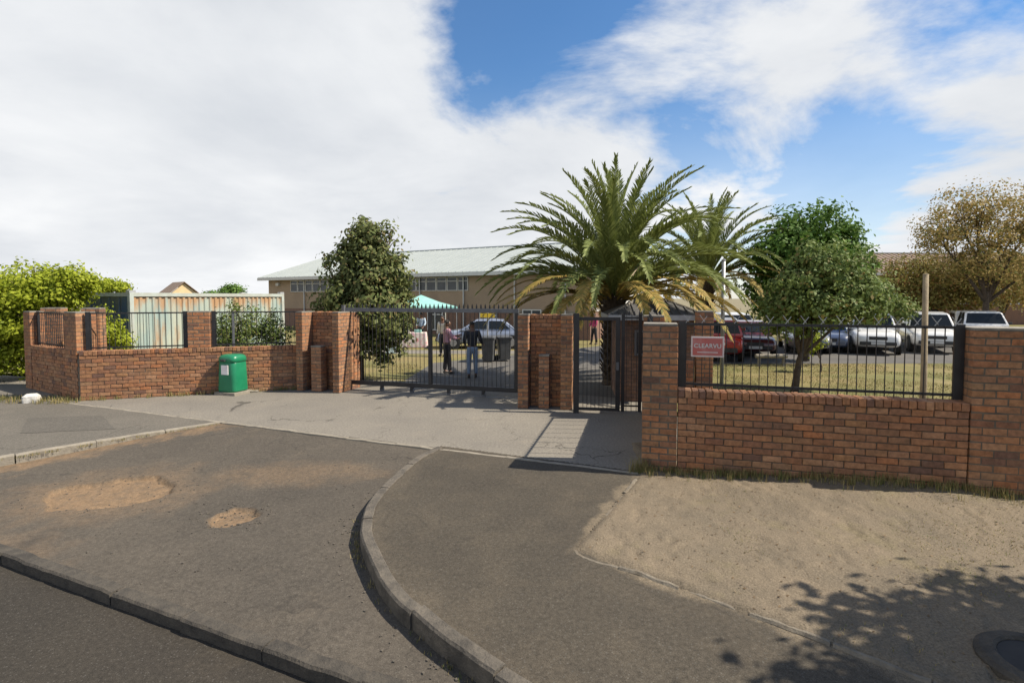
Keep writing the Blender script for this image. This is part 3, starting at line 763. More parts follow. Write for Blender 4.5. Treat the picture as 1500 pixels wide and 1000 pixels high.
# ------------------------------------------------------------------ buildings
def window(parent, c, w, h, ax, nrm, mull=0, transom=None, frame='white', t=.05, glass='winglass'):
    "window part: frame with panes; c centre, ax unit vector along the wall, nrm outward"
    up = Vector((0, 0, 1)); b = MB()
    def bar(u0, u1, v0, v1):
        o = c+ax*((u0+u1)/2)+up*((v0+v1)/2)
        pts = [o+ax*sx*(u1-u0)/2+up*sy*(v1-v0)/2+nrm*.012 for sx, sy in ((-1, -1), (1, -1), (1, 1), (-1, 1))]
        b.slab(pts, nrm*.05)
    bar(-w/2, w/2, -h/2, -h/2+t); bar(-w/2, w/2, h/2-t, h/2); bar(-w/2, -w/2+t, -h/2+t, h/2-t); bar(w/2-t, w/2, -h/2+t, h/2-t)
    for i in range(mull): x = -w/2+w*(i+1)/(mull+1); bar(x-t/2, x+t/2, -h/2+t, h/2-t)
    f = b.build('window', M[frame], parent)
    us = [-w/2+t]+[-w/2+w*(i+1)/(mull+1) for i in range(mull)]+[w/2-t]
    vs = [-h/2+t, h/2-t] if transom is None else [-h/2+t, -h/2+h*transom, h/2-t]
    for u0, u1 in zip(us, us[1:]):
        for v0, v1 in zip(vs, vs[1:]):
            g = MB(); e = t*.5 if transom is not None else 0.
            pts = [c+ax*u+up*v+nrm*.016 for u, v in ((u0, v0+(e if v0 != vs[0] else 0)), (u1, v0+(e if v0 != vs[0] else 0)), (u1, v1-(e if v1 != vs[-1] else 0)), (u0, v1-(e if v1 != vs[-1] else 0)))]
            g.slab(pts, nrm*.012).build('pane', M[glass], f)
    if transom is not None:
        b2 = MB(); v = -h/2+h*transom
        b2.slab([c+ax*u+up*q+nrm*.03 for u, q in ((-w/2+t, v-t/2), (w/2-t, v-t/2), (w/2-t, v+t/2), (-w/2+t, v+t/2))], nrm*.02).build('transom', M[frame], f)
    return f
# school hall
hA = Vector((-20.4, 43, 0)); hd = Vector((.88, -.475, 0)).normalized(); hn = Vector((-hd.y, hd.x, 0))   # hn goes back
hall = thing('school_hall', 'long tan school hall with white pitched roof and strip windows', 'building', hA, 0)
HL, HDp, EV, RG = 28.3, 14.0, 4.0, 6.35
def hp(t, d, z): return hd*t+hn*d+Vector((0, 0, z))
def wallbox(mb, t0, t1, d0, d1, z0, z1): mb.slab([hp(t0, d0, z0), hp(t1, d0, z0), hp(t1, d1, z0), hp(t0, d1, z0)], (0, 0, z1-z0)); return mb
wallbox(MB(), 0, HL, 0, HDp, 1.6, EV-.02).build('wall', M['plaster'], hall)
wallbox(MB(), -.03, HL+.03, -.03, HDp, -.1, 1.6).build('brick_base', M['brick_grey'], hall)
# gable ends
for t in (0.002, HL-.25): MB().slab([hp(t, .1, EV-.02), hp(t, HDp-.1, EV-.02), hp(t, HDp/2, RG-.2)], hd*.24).build('gable', M['plaster'], hall)
rf = MB()
for s in (0, 1):
    y0 = -.55 if s == 0 else HDp+.55
    a = [hp(-.6, y0, EV+.02), hp(HL+.6, y0, EV+.02), hp(HL+.6, HDp/2, RG), hp(-.6, HDp/2, RG)]
    rf.slab(a, (0, 0, .10))
roof = rf.build('roof', M['roofw'], hall)
rb = MB()
for i in range(int((HL+1)/.55)):
    t = -.5+i*.55
    rb.slab([hp(t, -.55, EV+.12), hp(t+.05, -.55, EV+.12), hp(t+.05, HDp/2, RG+.10), hp(t, HDp/2, RG+.10)], (0, 0, .035))
rb.build('roof_ribs', M['roofw'], roof)
wallbox(MB(), -.6, HL+.6, -.62, -.56, EV-.13, EV+.10).build('gutter', M['white'], roof)
wallbox(MB(), -.6, HL+.6, HDp/2-.12, HDp/2+.12, RG+.06, RG+.16).build('ridge_cap', M['roofw'], roof)
ts = [3.2+.86*i for i in range(20)]
for i, t in enumerate(ts):
    if i % 7 == 6: continue
    window(hall, hp(t, 0, 3.38), .80, .92, hd, -hn, 0, .70, t=.045)
for t in (4.4, 13.2, 16.0, 19.6, 23.4, 26.8): MB().tube([hp(t, -.09, 0), hp(t, -.09, EV-.1)], .045, 8).build('downpipe', M['white'], hall)
MB().box(hp(1.3, -.1, 3.55), (.32, .2, .22), math.atan2(hd.y, hd.x)).build('wall_lamp', M['white'], hall)
wallbox(MB(), 15.2, 28.0, -.06, -.031, 1.52, 1.66).build('string_course', M['cap'], hall)
# doors and ground floor windows behind the gazebo
for t in (14.3, 17.3, 21.5, 24.6): window(hall, hp(t, -.05, 1.0), 1.3, 1.5, hd, -hn, 1, .72, t=.07)
# end wall windows and a pale flank
ex = hd
wallbox(MB(), HL, HL+.06, .2, HDp-.2, 1.65, EV-.03).build('flank', M['white'], hall)

# building beyond the parking
bb = thing('classroom_block', 'brick classroom block with brown tiled roof behind the parking trees', 'building', (33, 47, 0), 0)
MB().bx(0, 44, 0, 9, -.1, 4.7).build('wall', M['brick_grey'], bb)
r2 = MB(); r2.slab([(-.6, -.7, 4.65), (44.6, -.7, 4.65), (44.6, 4.5, 6.75), (-.6, 4.5, 6.75)], (0, 0, .1)); r2.slab([(-.6, 9.7, 4.65), (44.6, 9.7, 4.65), (44.6, 4.5, 6.75), (-.6, 4.5, 6.75)], (0, 0, .1))
rr = r2.build('roof', M['tile'], bb)
tr = MB()
for i in range(90): x = -.5+i*.5; tr.slab([(x, -.7, 4.76), (x+.16, -.7, 4.76), (x+.16, 4.5, 6.86), (x, 4.5, 6.86)], (0, 0, .05))
tr.build('tile_rows', M['tile'], rr)
MB().bx(-.6, 44.6, 4.35, 4.65, 6.8, 6.95).build('ridge_cap', M['cap'], rr); MB().bx(-.6, 44.6, -.78, -.7, 4.5, 4.74).build('gutter', M['white'], rr)
for i in range(9): window(bb, Vector((3+i*4.6, 0, 2.6)), 2.6, 1.5, Vector((1, 0, 0)), Vector((0, -1, 0)), 3, .65, t=.08)
# distant house on the left
hx = D(262, 436, 78)
fh = thing('far_house', 'small distant house with brown roof and cream gable above the container', 'house', (hx.x, 78, 0), R(-42))
MB().bx(-2.6, 2.6, -2, 2, -.1, 2.9).build('wall', pm('cream_wall', (.62, .48, .28), (.56, .43, .25), 2, .9), fh)
MB().slab([(2.55, -2, 2.9), (2.55, 2, 2.9), (2.55, 0, 4.6)], (.05, 0, 0)).build('gable', fh.children[0].data.materials[0], fh)
r3 = MB(); r3.slab([(-2.9, -2.3, 2.75), (2.9, -2.3, 2.75), (2.9, 0, 4.75), (-2.9, 0, 4.75)], (0, 0, .1)); r3.slab([(-2.9, 2.3, 2.75), (2.9, 2.3, 2.75), (2.9, 0, 4.75), (-2.9, 0, 4.75)], (0, 0, .1)); r3.build('roof', M['tile'], fh)

# guardhouse behind the small gate
gO = D(905, 590, 12.1); gh = thing('guardhouse', 'small brick guardhouse with dark tiled hip roof behind pedestrian gate', 'guardhouse', (gO.x, 12.1, 0), R(-6))
mas = Masonry(gh, M['brick_grey'], 200)
core(O0, 0, 0, 1.75, 0, 1.9, -.05, 2.0).build('wall', M['mortar'], gh)
w_ = gh.children[0]
mas.run(w_, O0, 0, 0, 1.75, .11, 22, coping=False)
mas.run(w_, (0, 1.9), -math.pi/2, 0, 1.78, .11, 22, coping=False)
mas.run(w_, (1.75, .12), math.pi/2, 0, 1.78, .11, 22, coping=False)
mas.done()
gr = MB(); e = .25; ap = [(.6, .95, 2.44), (1.15, .95, 2.44)]
c4 = [(-e, -e, 2.05), (1.75+e, -e, 2.05), (1.75+e, 1.9+e, 2.05), (-e, 1.9+e, 2.05)]
gr.add([Vector(q) for q in c4]+[Vector(q) for q in ap], [(0, 1, 5, 4), (1, 2, 5), (2, 3, 4, 5), (3, 0, 4), (3, 2, 1, 0)])
grr = gr.build('roof', pm('slate_tile', (.055, .055, .058), (.09, .088, .085), 12, .8), gh)
gm = MB()
for i in range(13):
    x = -e+.08+i*(1.75+2*e-.16)/12; k = min(1., max(0., min((x+e)/.85, (1.75+e-x)/.85)))
    if k <= .05: continue
    gm.tube([(x, -e, 2.06), (x, -e+1.2*k, 2.06+.385*k)], .022, 6)
gm.build('tile_ridges', grr.data.materials[0], grr)
gc = MB()
gc.tube([c4[0], ap[0]], .035, 6); gc.tube([c4[1], ap[1]], .035, 6); gc.tube([ap[0], ap[1]], .035, 6); gc.tube([c4[2], ap[1]], .035, 6)
gc.build('hip_cap', M['cap'], grr)
MB().bx(-e, 1.75+e, -e-.02, -e+.0, 1.94, 2.06).bx(1.75+e, 1.75+e+.02, -e, 1.9+e, 1.94, 2.06).bx(-e-.02, -e, -e, 1.9+e, 1.94, 2.06).build('fascia', M['galv'], grr)
window(gh, Vector((.62, -.002, 1.4)), .5, .6, Vector((1, 0, 0)), Vector((0, -1, 0)), 0, None, 'greysteel')

# freestanding brick pier with stub behind the sign
bO = D(1019, 560, 10.6); bw = D(1043, 560, 10.6).x-bO.x
bp_ = thing('brick_pier', 'tall brick pier with low cream-lit stub behind the red sign', 'gate pier', (bO.x, 10.6, 0), R(-14)); mas = Masonry(bp_, limit=150)
pillar(mas, bp_, O0, 0, 0, bw, 0, .40, NC+1)
st = core(O0, 0, -.30, -.04, -.05, .20, -.05, 13*BH-.004).build('stub', M['mortar'], bp_); mas.pier(st, O0, 0, -.30, -.04, -.05, .20, 13); mas.done()

# ------------------------------------------------------------------ vegetation
def leaves(centres, n_clump, per, size, rng, spread=.16, flat=.6, up=.25):
    "leaf quads in clumps spread through ellipsoids (c, (rx, ry, rz))"
    vol = np.array([r[0]*r[1]*r[2] for c, r in centres])**.8; vol = vol/vol.sum()
    V = []
    which = rng.choice(len(centres), n_clump, p=vol)
    C = np.array([c for c, r in centres])[which]; Rr = np.array([r for c, r in centres])[which]
    d = rng.normal(size=(n_clump, 3)); d /= np.linalg.norm(d, axis=1)[:, None]
    rad = rng.uniform(.25, 1., n_clump)**.55
    so = float(rng.uniform(0, 50)); lob = np.array([noise.noise(Vector((q[0]*2.1+so, q[1]*2.1, q[2]*2.1))) for q in d+C*.4])
    cl = C+d*Rr*(rad*(1+.85*lob))[:, None]
    fr_ = 2.2/max(.6, float(np.mean(Rr))); gap = np.array([noise.noise(Vector((q[0]*fr_, q[1]*fr_+so, q[2]*fr_))) for q in cl])
    ok = gap > -.06; cl = cl[ok]; d = d[ok]; n_clump = len(cl)
    out = np.repeat(d, per, 0)
    pts = np.repeat(cl, per, 0)+rng.normal(size=(n_clump*per, 3))*spread*np.array([1, 1, .8])
    n = len(pts); inn = pts-np.repeat(cl, per, 0); inn /= np.linalg.norm(inn, axis=1)[:, None]+1e-6
    nrm = out*.5+inn*.7+rng.normal(size=(n, 3))*.42+np.array([0, 0, up]); nrm /= np.linalg.norm(nrm, axis=1)[:, None]
    a = np.cross(nrm, rng.normal(size=(n, 3))); a /= np.linalg.norm(a, axis=1)[:, None]
    b = np.cross(nrm, a)
    sz = size*rng.uniform(.55, 1.25, n)[:, None]
    q = np.stack([pts-a*sz*.5, pts+b*sz*flat*.5+nrm*sz*.06, pts+a*sz*.5, pts-b*sz*flat*.5+nrm*sz*.06], 1).reshape(-1, 3)
    f = np.arange(n*4).reshape(-1, 4)
    return q, f
def np_mesh(name, V, F, mat):
    m = bpy.data.meshes.new(name); n = len(V); k = len(F)
    m.vertices.add(n); m.vertices.foreach_set('co', V.astype(np.float32).ravel())
    m.loops.add(k*4); m.loops.foreach_set('vertex_index', F.astype(np.int32).ravel())
    m.polygons.add(k); m.polygons.foreach_set('loop_start', np.arange(0, k*4, 4, dtype=np.int32))
    m.update(calc_edges=True); m.materials.append(mat); return m
def tree(name, label, base, trunk_h, tr, blobs, clumps, per, size, mat, seed, group=None, spread=.16, lean=(0, 0), cat='tree', flat=.6, limbs=True, bark='bark'):
    rng = np.random.default_rng(seed); rnd = random.Random(seed)
    r = thing(name, label, cat, base, 0, group)
    b = MB(); top = Vector((lean[0], lean[1], trunk_h))
    b.tube([(0, 0, -.1), (lean[0]*.2+.02, lean[1]*.2, trunk_h*.35), (lean[0]*.6-.02, lean[1]*.6, trunk_h*.7), top], [tr*1.25, tr, tr*.85, tr*.7], 9)
    for c, rr in blobs:
        if not limbs: break
        c = Vector(c); mid = top.lerp(c, .5)+Vector((rnd.uniform(-.12, .12), rnd.uniform(-.12, .12), rnd.uniform(0, .2)))
        st = Vector((lean[0]*.7, lean[1]*.7, trunk_h*.78))
        b.tube([st, mid, c], [tr*.6, tr*.38, tr*.14], 7)
        for q in range(5):
            e = c+Vector((rnd.uniform(-1, 1)*rr[0], rnd.uniform(-1, 1)*rr[1], rnd.uniform(-.6, 1)*rr[2]))*.8
            s_ = mid.lerp(c, rnd.uniform(.1, .9)); b.tube([s_, s_.lerp(e, .5)+Vector((0, 0, .06)), e], [tr*.22, tr*.13, tr*.05], 5)
    b.build('trunk', M[bark], r, smooth=True)
    V, F = leaves(blobs, clumps, per, size, rng, spread, flat)
    link('crown', np_mesh('crown', V, F, mat), r)
    return r
LM = dict(
 lime=leafmat('lime_leaves', (.25, .31, .02), (.38, .42, .045), (.17, .22, .02), .12, .38),
 olive=leafmat('olive_leaves', (.095, .125, .04), (.19, .205, .075), (.17, .135, .055), .09, .25),
 deep=leafmat('deep_green_leaves', (.06, .13, .024), (.14, .235, .045), None, 0, .25),
 greyg=leafmat('grey_green_leaves', (.10, .15, .04), (.20, .25, .075), (.22, .18, .065), .08, .25),
 rust=leafmat('autumn_leaves', (.30, .215, .07), (.43, .32, .12), (.20, .20, .055), .26, .3),
 bronze=leafmat('bronze_leaves', (.17, .15, .04), (.26, .23, .07), (.26, .14, .05), .16, .25),
 shrub=leafmat('shrub_leaves', (.085, .125, .03), (.17, .22, .055), (.25, .24, .08), .10, .3),
 palm=leafmat('palm_leaflets', (.115, .145, .035), (.23, .26, .085), None, 0, .22),
 palmold=leafmat('old_palm_leaflets', (.24, .19, .045), (.40, .27, .08), (.15, .15, .04), .25, .22),
 grass=leafmat('dry_grass_blades', (.22, .18, .07), (.32, .26, .12), (.12, .14, .045), .3, .2),
 litter=leafmat('leaf_litter', (.09, .06, .035), (.20, .14, .08), None, 0, .1),
)
# ---- palms
def frond_mesh(L, e0, bend, seed, old, npair=64, ll=.40):
    rnd = random.Random(seed); V = []; F = []
    steps = 22; pts = []; p = Vector((0, 0, 0)); 
    for i in range(steps+1):
        t = i/steps; a = e0-bend*(t**1.5); pts.append((p.copy(), a)); p = p+Vector((math.cos(a), 0, math.sin(a)))*(L/steps)
    mb = MB(); mb.tube([q for q, a in pts], [.032*(1-.85*i/steps) for i in range(steps+1)], 5)
    def at_(t):
        x = t*steps; i = min(int(x), steps-1); f = x-i
        return pts[i][0].lerp(pts[i+1][0], f), pts[i][1]*(1-f)+pts[i+1][1]*f
    for k in range(npair):
        t = .10+.90*(k/(npair-1)); c, a = at_(min(t, .999)); T = Vector((math.cos(a), 0, math.sin(a))); U = Vector((-math.sin(a), 0, math.cos(a)))
        prof = min(1., .25+(t-.10)*3.2)*(1-.62*max(0, t-.55)/.45)
        for s in (-1, 1):
            l = ll*prof*rnd.uniform(.85, 1.12); sw = R(rnd.uniform(34, 48)) if t < .9 else R(rnd.uniform(15, 35)); vup = R(rnd.uniform(14, 44))*(1 if not old else .3)
            d = (T*math.cos(sw)+(Vector((0, s, 0))*math.cos(vup)+U*math.sin(vup))*math.sin(sw)).normalized()
            wv = T.cross(d).cross(d).normalized()*-.021 if T.cross(d).length > .01 else U*.021
            mid = c+d*l*.55; tip = c+d*l+Vector((0, 0, -.10*l*(1.4 if old else 1)))
            b = len(V); V += [c-wv*.6, c+wv*.6, mid+wv, tip, mid-wv]; F += [(b, b+1, b+2, b+4), (b+4, b+2, b+3)]
    return mb, V, F
def palm(name, label, base, th, tr, Lf, nf, seed):
    rnd = random.Random(seed); r = thing(name, label, 'palm tree', base, rnd.uniform(0, 6))
    b = MB(); pr = []; nring = 22
    for i in range(nring+1):
        t = i/nring; rr = tr*(1.12-.25*t+.35*max(0, t-.7)/.3); pr.append((rr*(1.0 if i % 2 else .88), -.1+t*(th+.15)))
    b.lathe(pr, 16)
    trunk = b.build('trunk', M['palmbark'], r)
    # cut leaf bases bristling from the trunk
    lb = MB()
    for i in range(150):
        a = i*2.39996; z = .3+(th-.1)*(i/150.); rr = tr*(1.05-.2*(i/150.)+(.3 if i > 115 else 0))
        o = Vector((math.cos(a)*rr, math.sin(a)*rr, z)); d = Vector((math.cos(a)*.55, math.sin(a)*.55, .75)).normalized()
        lb.tube([o-d*.05, o+d*.13], [.045, .022], 4)
    lb.build('leaf_bases', M['palmbark'], trunk)
    var = {}
    for k in range(9):
        q = k/8.; e0 = R(89-72*q); bend = R(30+52*math.sin(q*2.3))
        for h in range(2):
            mb, V, F = frond_mesh(Lf*(.90 if q < .15 else 1.)*(.93 if q > .8 else 1.)*(1-.06*h), e0-R(5)*h, bend*(1+.15*h), seed*50+k*2+h, q > .86)
            me = bpy.data.meshes.new('frond'); nb = len(mb.v)
            me.from_pydata([tuple(x) for x in mb.v]+[tuple(x) for x in V], [], [tuple(f) for f in mb.f]+[tuple(i+nb for i in f) for f in F])
            me.materials.append(LM['palmold'] if q > .86 else LM['palm']); me.update(); var[(k, h)] = me
    for i in range(nf):
        q = (i+.5)/nf; k = min(8, int(q**.85*9)); a = i*2.39996+rnd.uniform(-.2, .2)
        o = link('frond', var[(k, i % 2)], r); rr = .06+.20*q
        o.location = (math.cos(a)*rr, math.sin(a)*rr, th+.30-.38*q); o.rotation_euler = (rnd.uniform(-.12, .12), rnd.uniform(-.07, .07), a)
    # flower stalks / dry strands
    return r
pb = P(898, 562)
palm('palm_tree', 'large feather palm with drooping golden lower fronds behind pedestrian gate', pb, 2.45, .30, 4.0, 118, 3)
p2 = D(1036, 430, 21.5)
palm('palm_tree', 'smaller feather palm half hidden behind the large palm', (p2.x, 21.5, 0), 3.2, .28, 3.9, 70, 9)

def px_blob(px, py, Y, rx, rz, base, ry=None):
    "ellipsoid centre from a photo position, radii given in photo pixels"
    c = D(px, py, Y); k = Y/FPX
    return ((c.x-base[0], c.y-base[1], c.z-base[2]), (rx*k, (ry or rx)*k, rz*k))
b_ = P(527, 556); Yt = b_.y
bl = [px_blob(x, y, Yt, rx, rz, b_) for x, y, rx, rz in ((538,352,26,34),(520,368,26,34),(560,370,24,34),(575,345,11,22),(505,395,30,32),(545,400,45,42),(580,410,24,34),(535,445,66,38),(498,440,30,30),(575,450,28,26),(545,485,50,26),(555,468,52,28),(560,512,24,20))]
tree('leafy_tree', 'dark olive bushy tree with russet tips behind the sliding gate', b_, 2.0, .11, bl, 2000, 18, .15, LM['olive'], 5, spread=.12)
b_ = P(1163, 573)
bl = [px_blob(x, y, b_.y, rx, rz, b_) for x, y, rx, rz in ((1195,385,34,30),(1215,400,40,34),(1180,420,46,34),(1240,430,44,34),(1270,455,28,22),(1150,448,40,26),(1205,455,56,26),(1150,478,34,16))]
tree('leafy_tree', 'grey-green tree with leaning trunk growing on the dry lawn', b_, 1.15, .085, bl, 2300, 15, .12, LM['greyg'], 6, lean=(.22, 0), spread=.11)
b_ = Vector((D(1180, 436, 20).x, 20, 0))
bl = [px_blob(x, y, 20, rx, rz, b_) for x, y, rx, rz in ((1195,335,42,34),(1160,345,42,34),(1225,350,36,30),(1130,385,34,36),(1175,390,60,40),(1245,375,22,26),(1240,400,28,40),(1120,430,26,34),(1150,440,42,30),(1200,425,62,30))]
tree('leafy_tree', 'dense deep green tree rising above the parked cars', b_, 1.9, .16, bl, 2700, 15, .18, LM['deep'], 7, spread=.17)
b_ = Vector((D(1445, 436, 27).x, 27, 0))
bl = [px_blob(x, y, 27, rx, rz, b_) for x, y, rx, rz in ((1430,300,42,34),(1405,330,44,40),(1370,345,32,28),(1450,340,46,42),(1490,335,26,42),(1520,320,40,44),(1475,390,54,40),(1420,385,46,30),(1540,390,50,44))]
tree('autumn_tree', 'tall thin autumn tree with sparse rust-coloured leaves', b_, 2.8, .16, bl, 2600, 15, .14, LM['rust'], 8, spread=.20)
b_ = Vector((D(1368, 436, 30).x, 30, 0))
bl = [px_blob(x, y, 30, rx, rz, b_) for x, y, rx, rz in ((1330,400,40,24),(1375,405,46,30),(1420,415,40,28),(1345,435,50,24),(1400,440,50,22),(1310,425,26,26))]
tree('bronze_tree', 'low rounded bronze-green tree behind the white pickup', b_, 1.8, .18, bl, 1900, 14, .18, LM['bronze'], 9, spread=.24)
b_ = Vector((D(1470, 436, 33).x, 33, 0))
bl = [px_blob(x, y, 33, rx, rz, b_) for x, y, rx, rz in ((1450,420,36,34),(1490,425,36,30),(1475,395,34,26))]
tree('bronze_tree', 'brown leafed tree standing against the classroom block', b_, 1.8, .16, bl, 900, 9, .24, LM['rust'], 19, spread=.24)
b_ = Vector((D(1300, 436, 24).x, 24, 0))
bl = [px_blob(x, y, 24, rx, rz, b_) for x, y, rx, rz in ((1285,435,26,26),(1312,452,26,18),(1268,420,18,22),(1278,385,10,10),(1292,455,34,16))]
tree('leafy_bush', 'mid green bush between the dense tree and the white pickup', b_, .9, .10, bl, 900, 9, .17, LM['shrub'], 10, cat='bush', spread=.16)
b_ = Vector((D(60, 436, 15.2).x, 15.2, 0))
bl = [px_blob(x, y, 15.2, rx, rz, b_) for x, y, rx, rz in ((20,432,56,32),(66,427,52,32),(98,432,32,20),(118,412,22,9),(48,400,26,18),(105,405,30,14),(-30,430,60,40),(10,480,55,44),(45,472,52,38),(70,480,36,30),(20,525,36,24),(-30,500,60,50))]
tree('leafy_bush', 'large lime-green leafy bush overhanging the corner wall', b_, 1.0, .10, bl, 5000, 13, .12, LM['lime'], 11, cat='bush', spread=.11)
b_ = Vector((D(365, 436, 14.9).x, 14.9, 0))
bl = [px_blob(x, y, 14.9, rx, rz, b_) for x, y, rx, rz in ((340,480,26,26),(375,478,30,24),(405,485,20,22),(360,505,46,26),(395,515,30,22),(325,500,20,24),(345,455,9,12),(398,458,8,10))]
tree('leafy_shrub', 'wild green shrub growing between container and low wall', b_, .5, .04, bl, 1500, 9, .085, LM['shrub'], 12, cat='shrub', spread=.09)
b_ = Vector((D(170, 436, 20).x, 20, 0))
tree('leafy_bush', 'lime-green bush top showing above the container end', b_, 1.2, .08, [px_blob(150,420,20,26,9,b_), px_blob(175,420,20,16,6,b_), px_blob(125,430,20,24,14,b_)], 700, 10, .13, LM['lime'], 23, cat='bush', spread=.13)
b_ = Vector((D(165, 436, 15.0).x, 15.0, 0))
bl = [px_blob(x, y, 15.0, rx, rz, b_) for x, y, rx, rz in ((160,490,22,22),(178,500,14,20),(150,470,12,20))]
tree('leafy_shrub', 'small sprawling shrub at the shaded end of the container', b_, .5, .04, bl, 380, 9, .09, LM['lime'], 13, cat='shrub', spread=.10)
b_ = Vector((D(341, 436, 88).x, 88, 0))
tree('far_tree', 'rounded dark distant tree above the container roof', b_, 2.0, .2, [px_blob(342,428,88,15,9,b_), px_blob(332,429,88,8,6,b_)], 500, 9, .5, LM['deep'], 14, spread=.35)
b_ = Vector((D(312, 436, 92).x, 92, 0))
tree('far_tree', 'low flat distant tree line beside the rounded distant tree', b_, 1.5, .2, [px_blob(311,432,92,10,4,b_)], 220, 9, .5, LM['deep'], 15, spread=.3)
b_ = Vector((D(1203, 500, 17).x, 17, 0))
tree('leafy_shrub', 'small bright green sucker shoot beside the leaning trunk', b_, .5, .03, [px_blob(1192,500,17,11,12,b_), px_blob(1188,512,17,7,8,b_)], 120, 9, .11, LM['lime'], 16, cat='shrub', spread=.08)
# street tree standing outside the frame: its crown shades the verge
b_ = Vector((7.35, 2.1, 0))
bl = [((x, y, z), (rx, ry, rz)) for x, y, z, rx, ry, rz in ((-1.0,.5,4.0,.95,.9,.7),(0,-.3,4.6,1.3,1.3,.9),(-.9,-1.0,4.1,1.0,.9,.7),(.8,.5,4.3,1.0,1.0,.8),(.2,1.2,3.9,.8,.7,.6),(.6,-1.6,4.2,1.2,1.2,.8),(-.6,-2.4,4.2,1.1,1.0,.8),(-1.2,-.3,4.4,.9,1.0,.6),(-1.6,-1.6,4.6,1.0,.9,.6))]
tree('street_tree', 'street tree on the sand verge casting a leafy shadow', b_, 2.6, .15, bl, 5200, 12, .19, LM['deep'], 17, spread=.17)

# ------------------------------------------------------------------ container
def containermat(name, base, alt, rust, amt):
    m, n, l, b = newmat(name)
    t = n.new('ShaderNodeTexCoord')
    def noi(sc, sq=(1, 1, 1), det=6):
        mp = n.new('ShaderNodeMapping'); mp.inputs[3].default_value = sq; l.new(t.outputs['Object'], mp.inputs[0])
        q = n.new('ShaderNodeTexNoise'); q.inputs['Scale'].default_value = sc; q.inputs['Detail'].default_value = det; q.inputs['Roughness'].default_value = .65; l.new(mp.outputs[0], q.inputs['Vector']); return q.outputs[0]
    def mr(x, a, c, lo=0., hi=1.):
        q = n.new('ShaderNodeMapRange'); l.new(x, q.inputs[0])
        for i, w in enumerate((a, c, lo, hi)): q.inputs[i+1].default_value = w
        return q.outputs[0]
    a = n.new('ShaderNodeMixRGB'); l.new(mr(noi(1.2, (1, 1, .35)), .4, .6), a.inputs[0]); a.inputs[1].default_value = (*base, 1); a.inputs[2].default_value = (*alt, 1)
    sp = n.new('ShaderNodeSeparateXYZ'); l.new(t.outputs['Object'], sp.inputs[0])
    h = mr(sp.outputs[2], 1.9, 2.5, .0, .22)
    q = n.new('ShaderNodeMath'); q.operation = 'ADD'; l.new(noi(2.2, (1, 1, .22)), q.inputs[0]); l.new(h, q.inputs[1])
    r = n.new('ShaderNodeMixRGB'); l.new(mr(q.outputs[0], .56-amt*.1, .72-amt*.1, 0, .9), r.inputs[0]); l.new(a.outputs[0], r.inputs[1]); r.inputs[2].default_value = (*rust, 1)
    l.new(r.outputs[0], b.inputs['Base Color']); b.inputs['Roughness'].default_value = .7
    return m
cO3 = Vector((D(190, 436, 16).x, 16, 0)); cd_ = Vector((2.3, 5.5, 0)).normalized(); cang3 = math.atan2(cd_.y, cd_.x)
ct = thing('shipping_container', 'rusty pale green shipping container with dark blue end behind the wall', 'container', cO3, cang3)
cm = containermat('container_paint', (.25, .33, .31), (.36, .39, .32), (.36, .20, .09), .1)
cb = containermat('container_end_paint', (.045, .085, .15), (.06, .11, .17), (.10, .12, .10), .1)
CLn, CW, CHt = 6.06, 2.44, 2.62
# corrugated sides: trapezoid profile along x
def corr(y, sgn):
    v = []; f = []; x = .12; pts = []
    while x < CLn-.12:
        for dx_, dep in ((0, 0), (.07, 0), (.10, .035), (.17, .035)): pts.append((min(x+dx_, CLn-.12), y+sgn*dep))
        x += .20
    pts.append((CLn-.12, y))
    for p in pts: v += [(p[0], p[1], .18), (p[0], p[1], CHt-.12)]
    f = [(2*i, 2*i+2, 2*i+3, 2*i+1) for i in range(len(pts)-1)]
    b = MB(); b.add(v, f); return b
corr(.03, 1).build('side_panel', cm, ct); corr(CW-.03, -1).build('side_panel', cm, ct)
MB().bx(.05, CLn-.05, .05, CW-.05, CHt-.10, CHt-.05).build('roof_panel', cm, ct)
MB().bx(.03, .09, .08, CW-.08, .18, CHt-.12).build('end_panel', cb, ct); MB().bx(CLn-.09, CLn-.03, .08, CW-.08, .18, CHt-.12).build('end_panel', cb, ct)
fr = MB()
for x in (0, CLn-.12):
    for y in (0, CW-.12): fr.bx(x, x+.12, y, y+.12, .10, CHt)
for z in (.06, CHt-.12):
    fr.bx(.12, CLn-.12, 0, .09, z, z+.12); fr.bx(.12, CLn-.12, CW-.09, CW, z, z+.12); fr.bx(0, .09, .12, CW-.12, z, z+.12); fr.bx(CLn-.09, CLn, .12, CW-.12, z, z+.12)
fr.build('frame', pm('container_frame', (.38, .43, .40), (.33, .33, .28), 3, .6), ct)
for x in (.09, CLn-.09):
    for y in (.09, CW-.09):
        MB().box((x, y, CHt+.02), (.19, .17, .11)).build('corner_casting', M['galv'], ct); MB().box((x, y, .05), (.19, .17, .11)).build('corner_casting', M['galv'], ct)
for y in (.5, 1.0, 1.44, 1.94): MB().tube([(-.02, y, .2), (-.02, y, CHt-.15)], .022, 7).build('lock_rod', cb, ct)

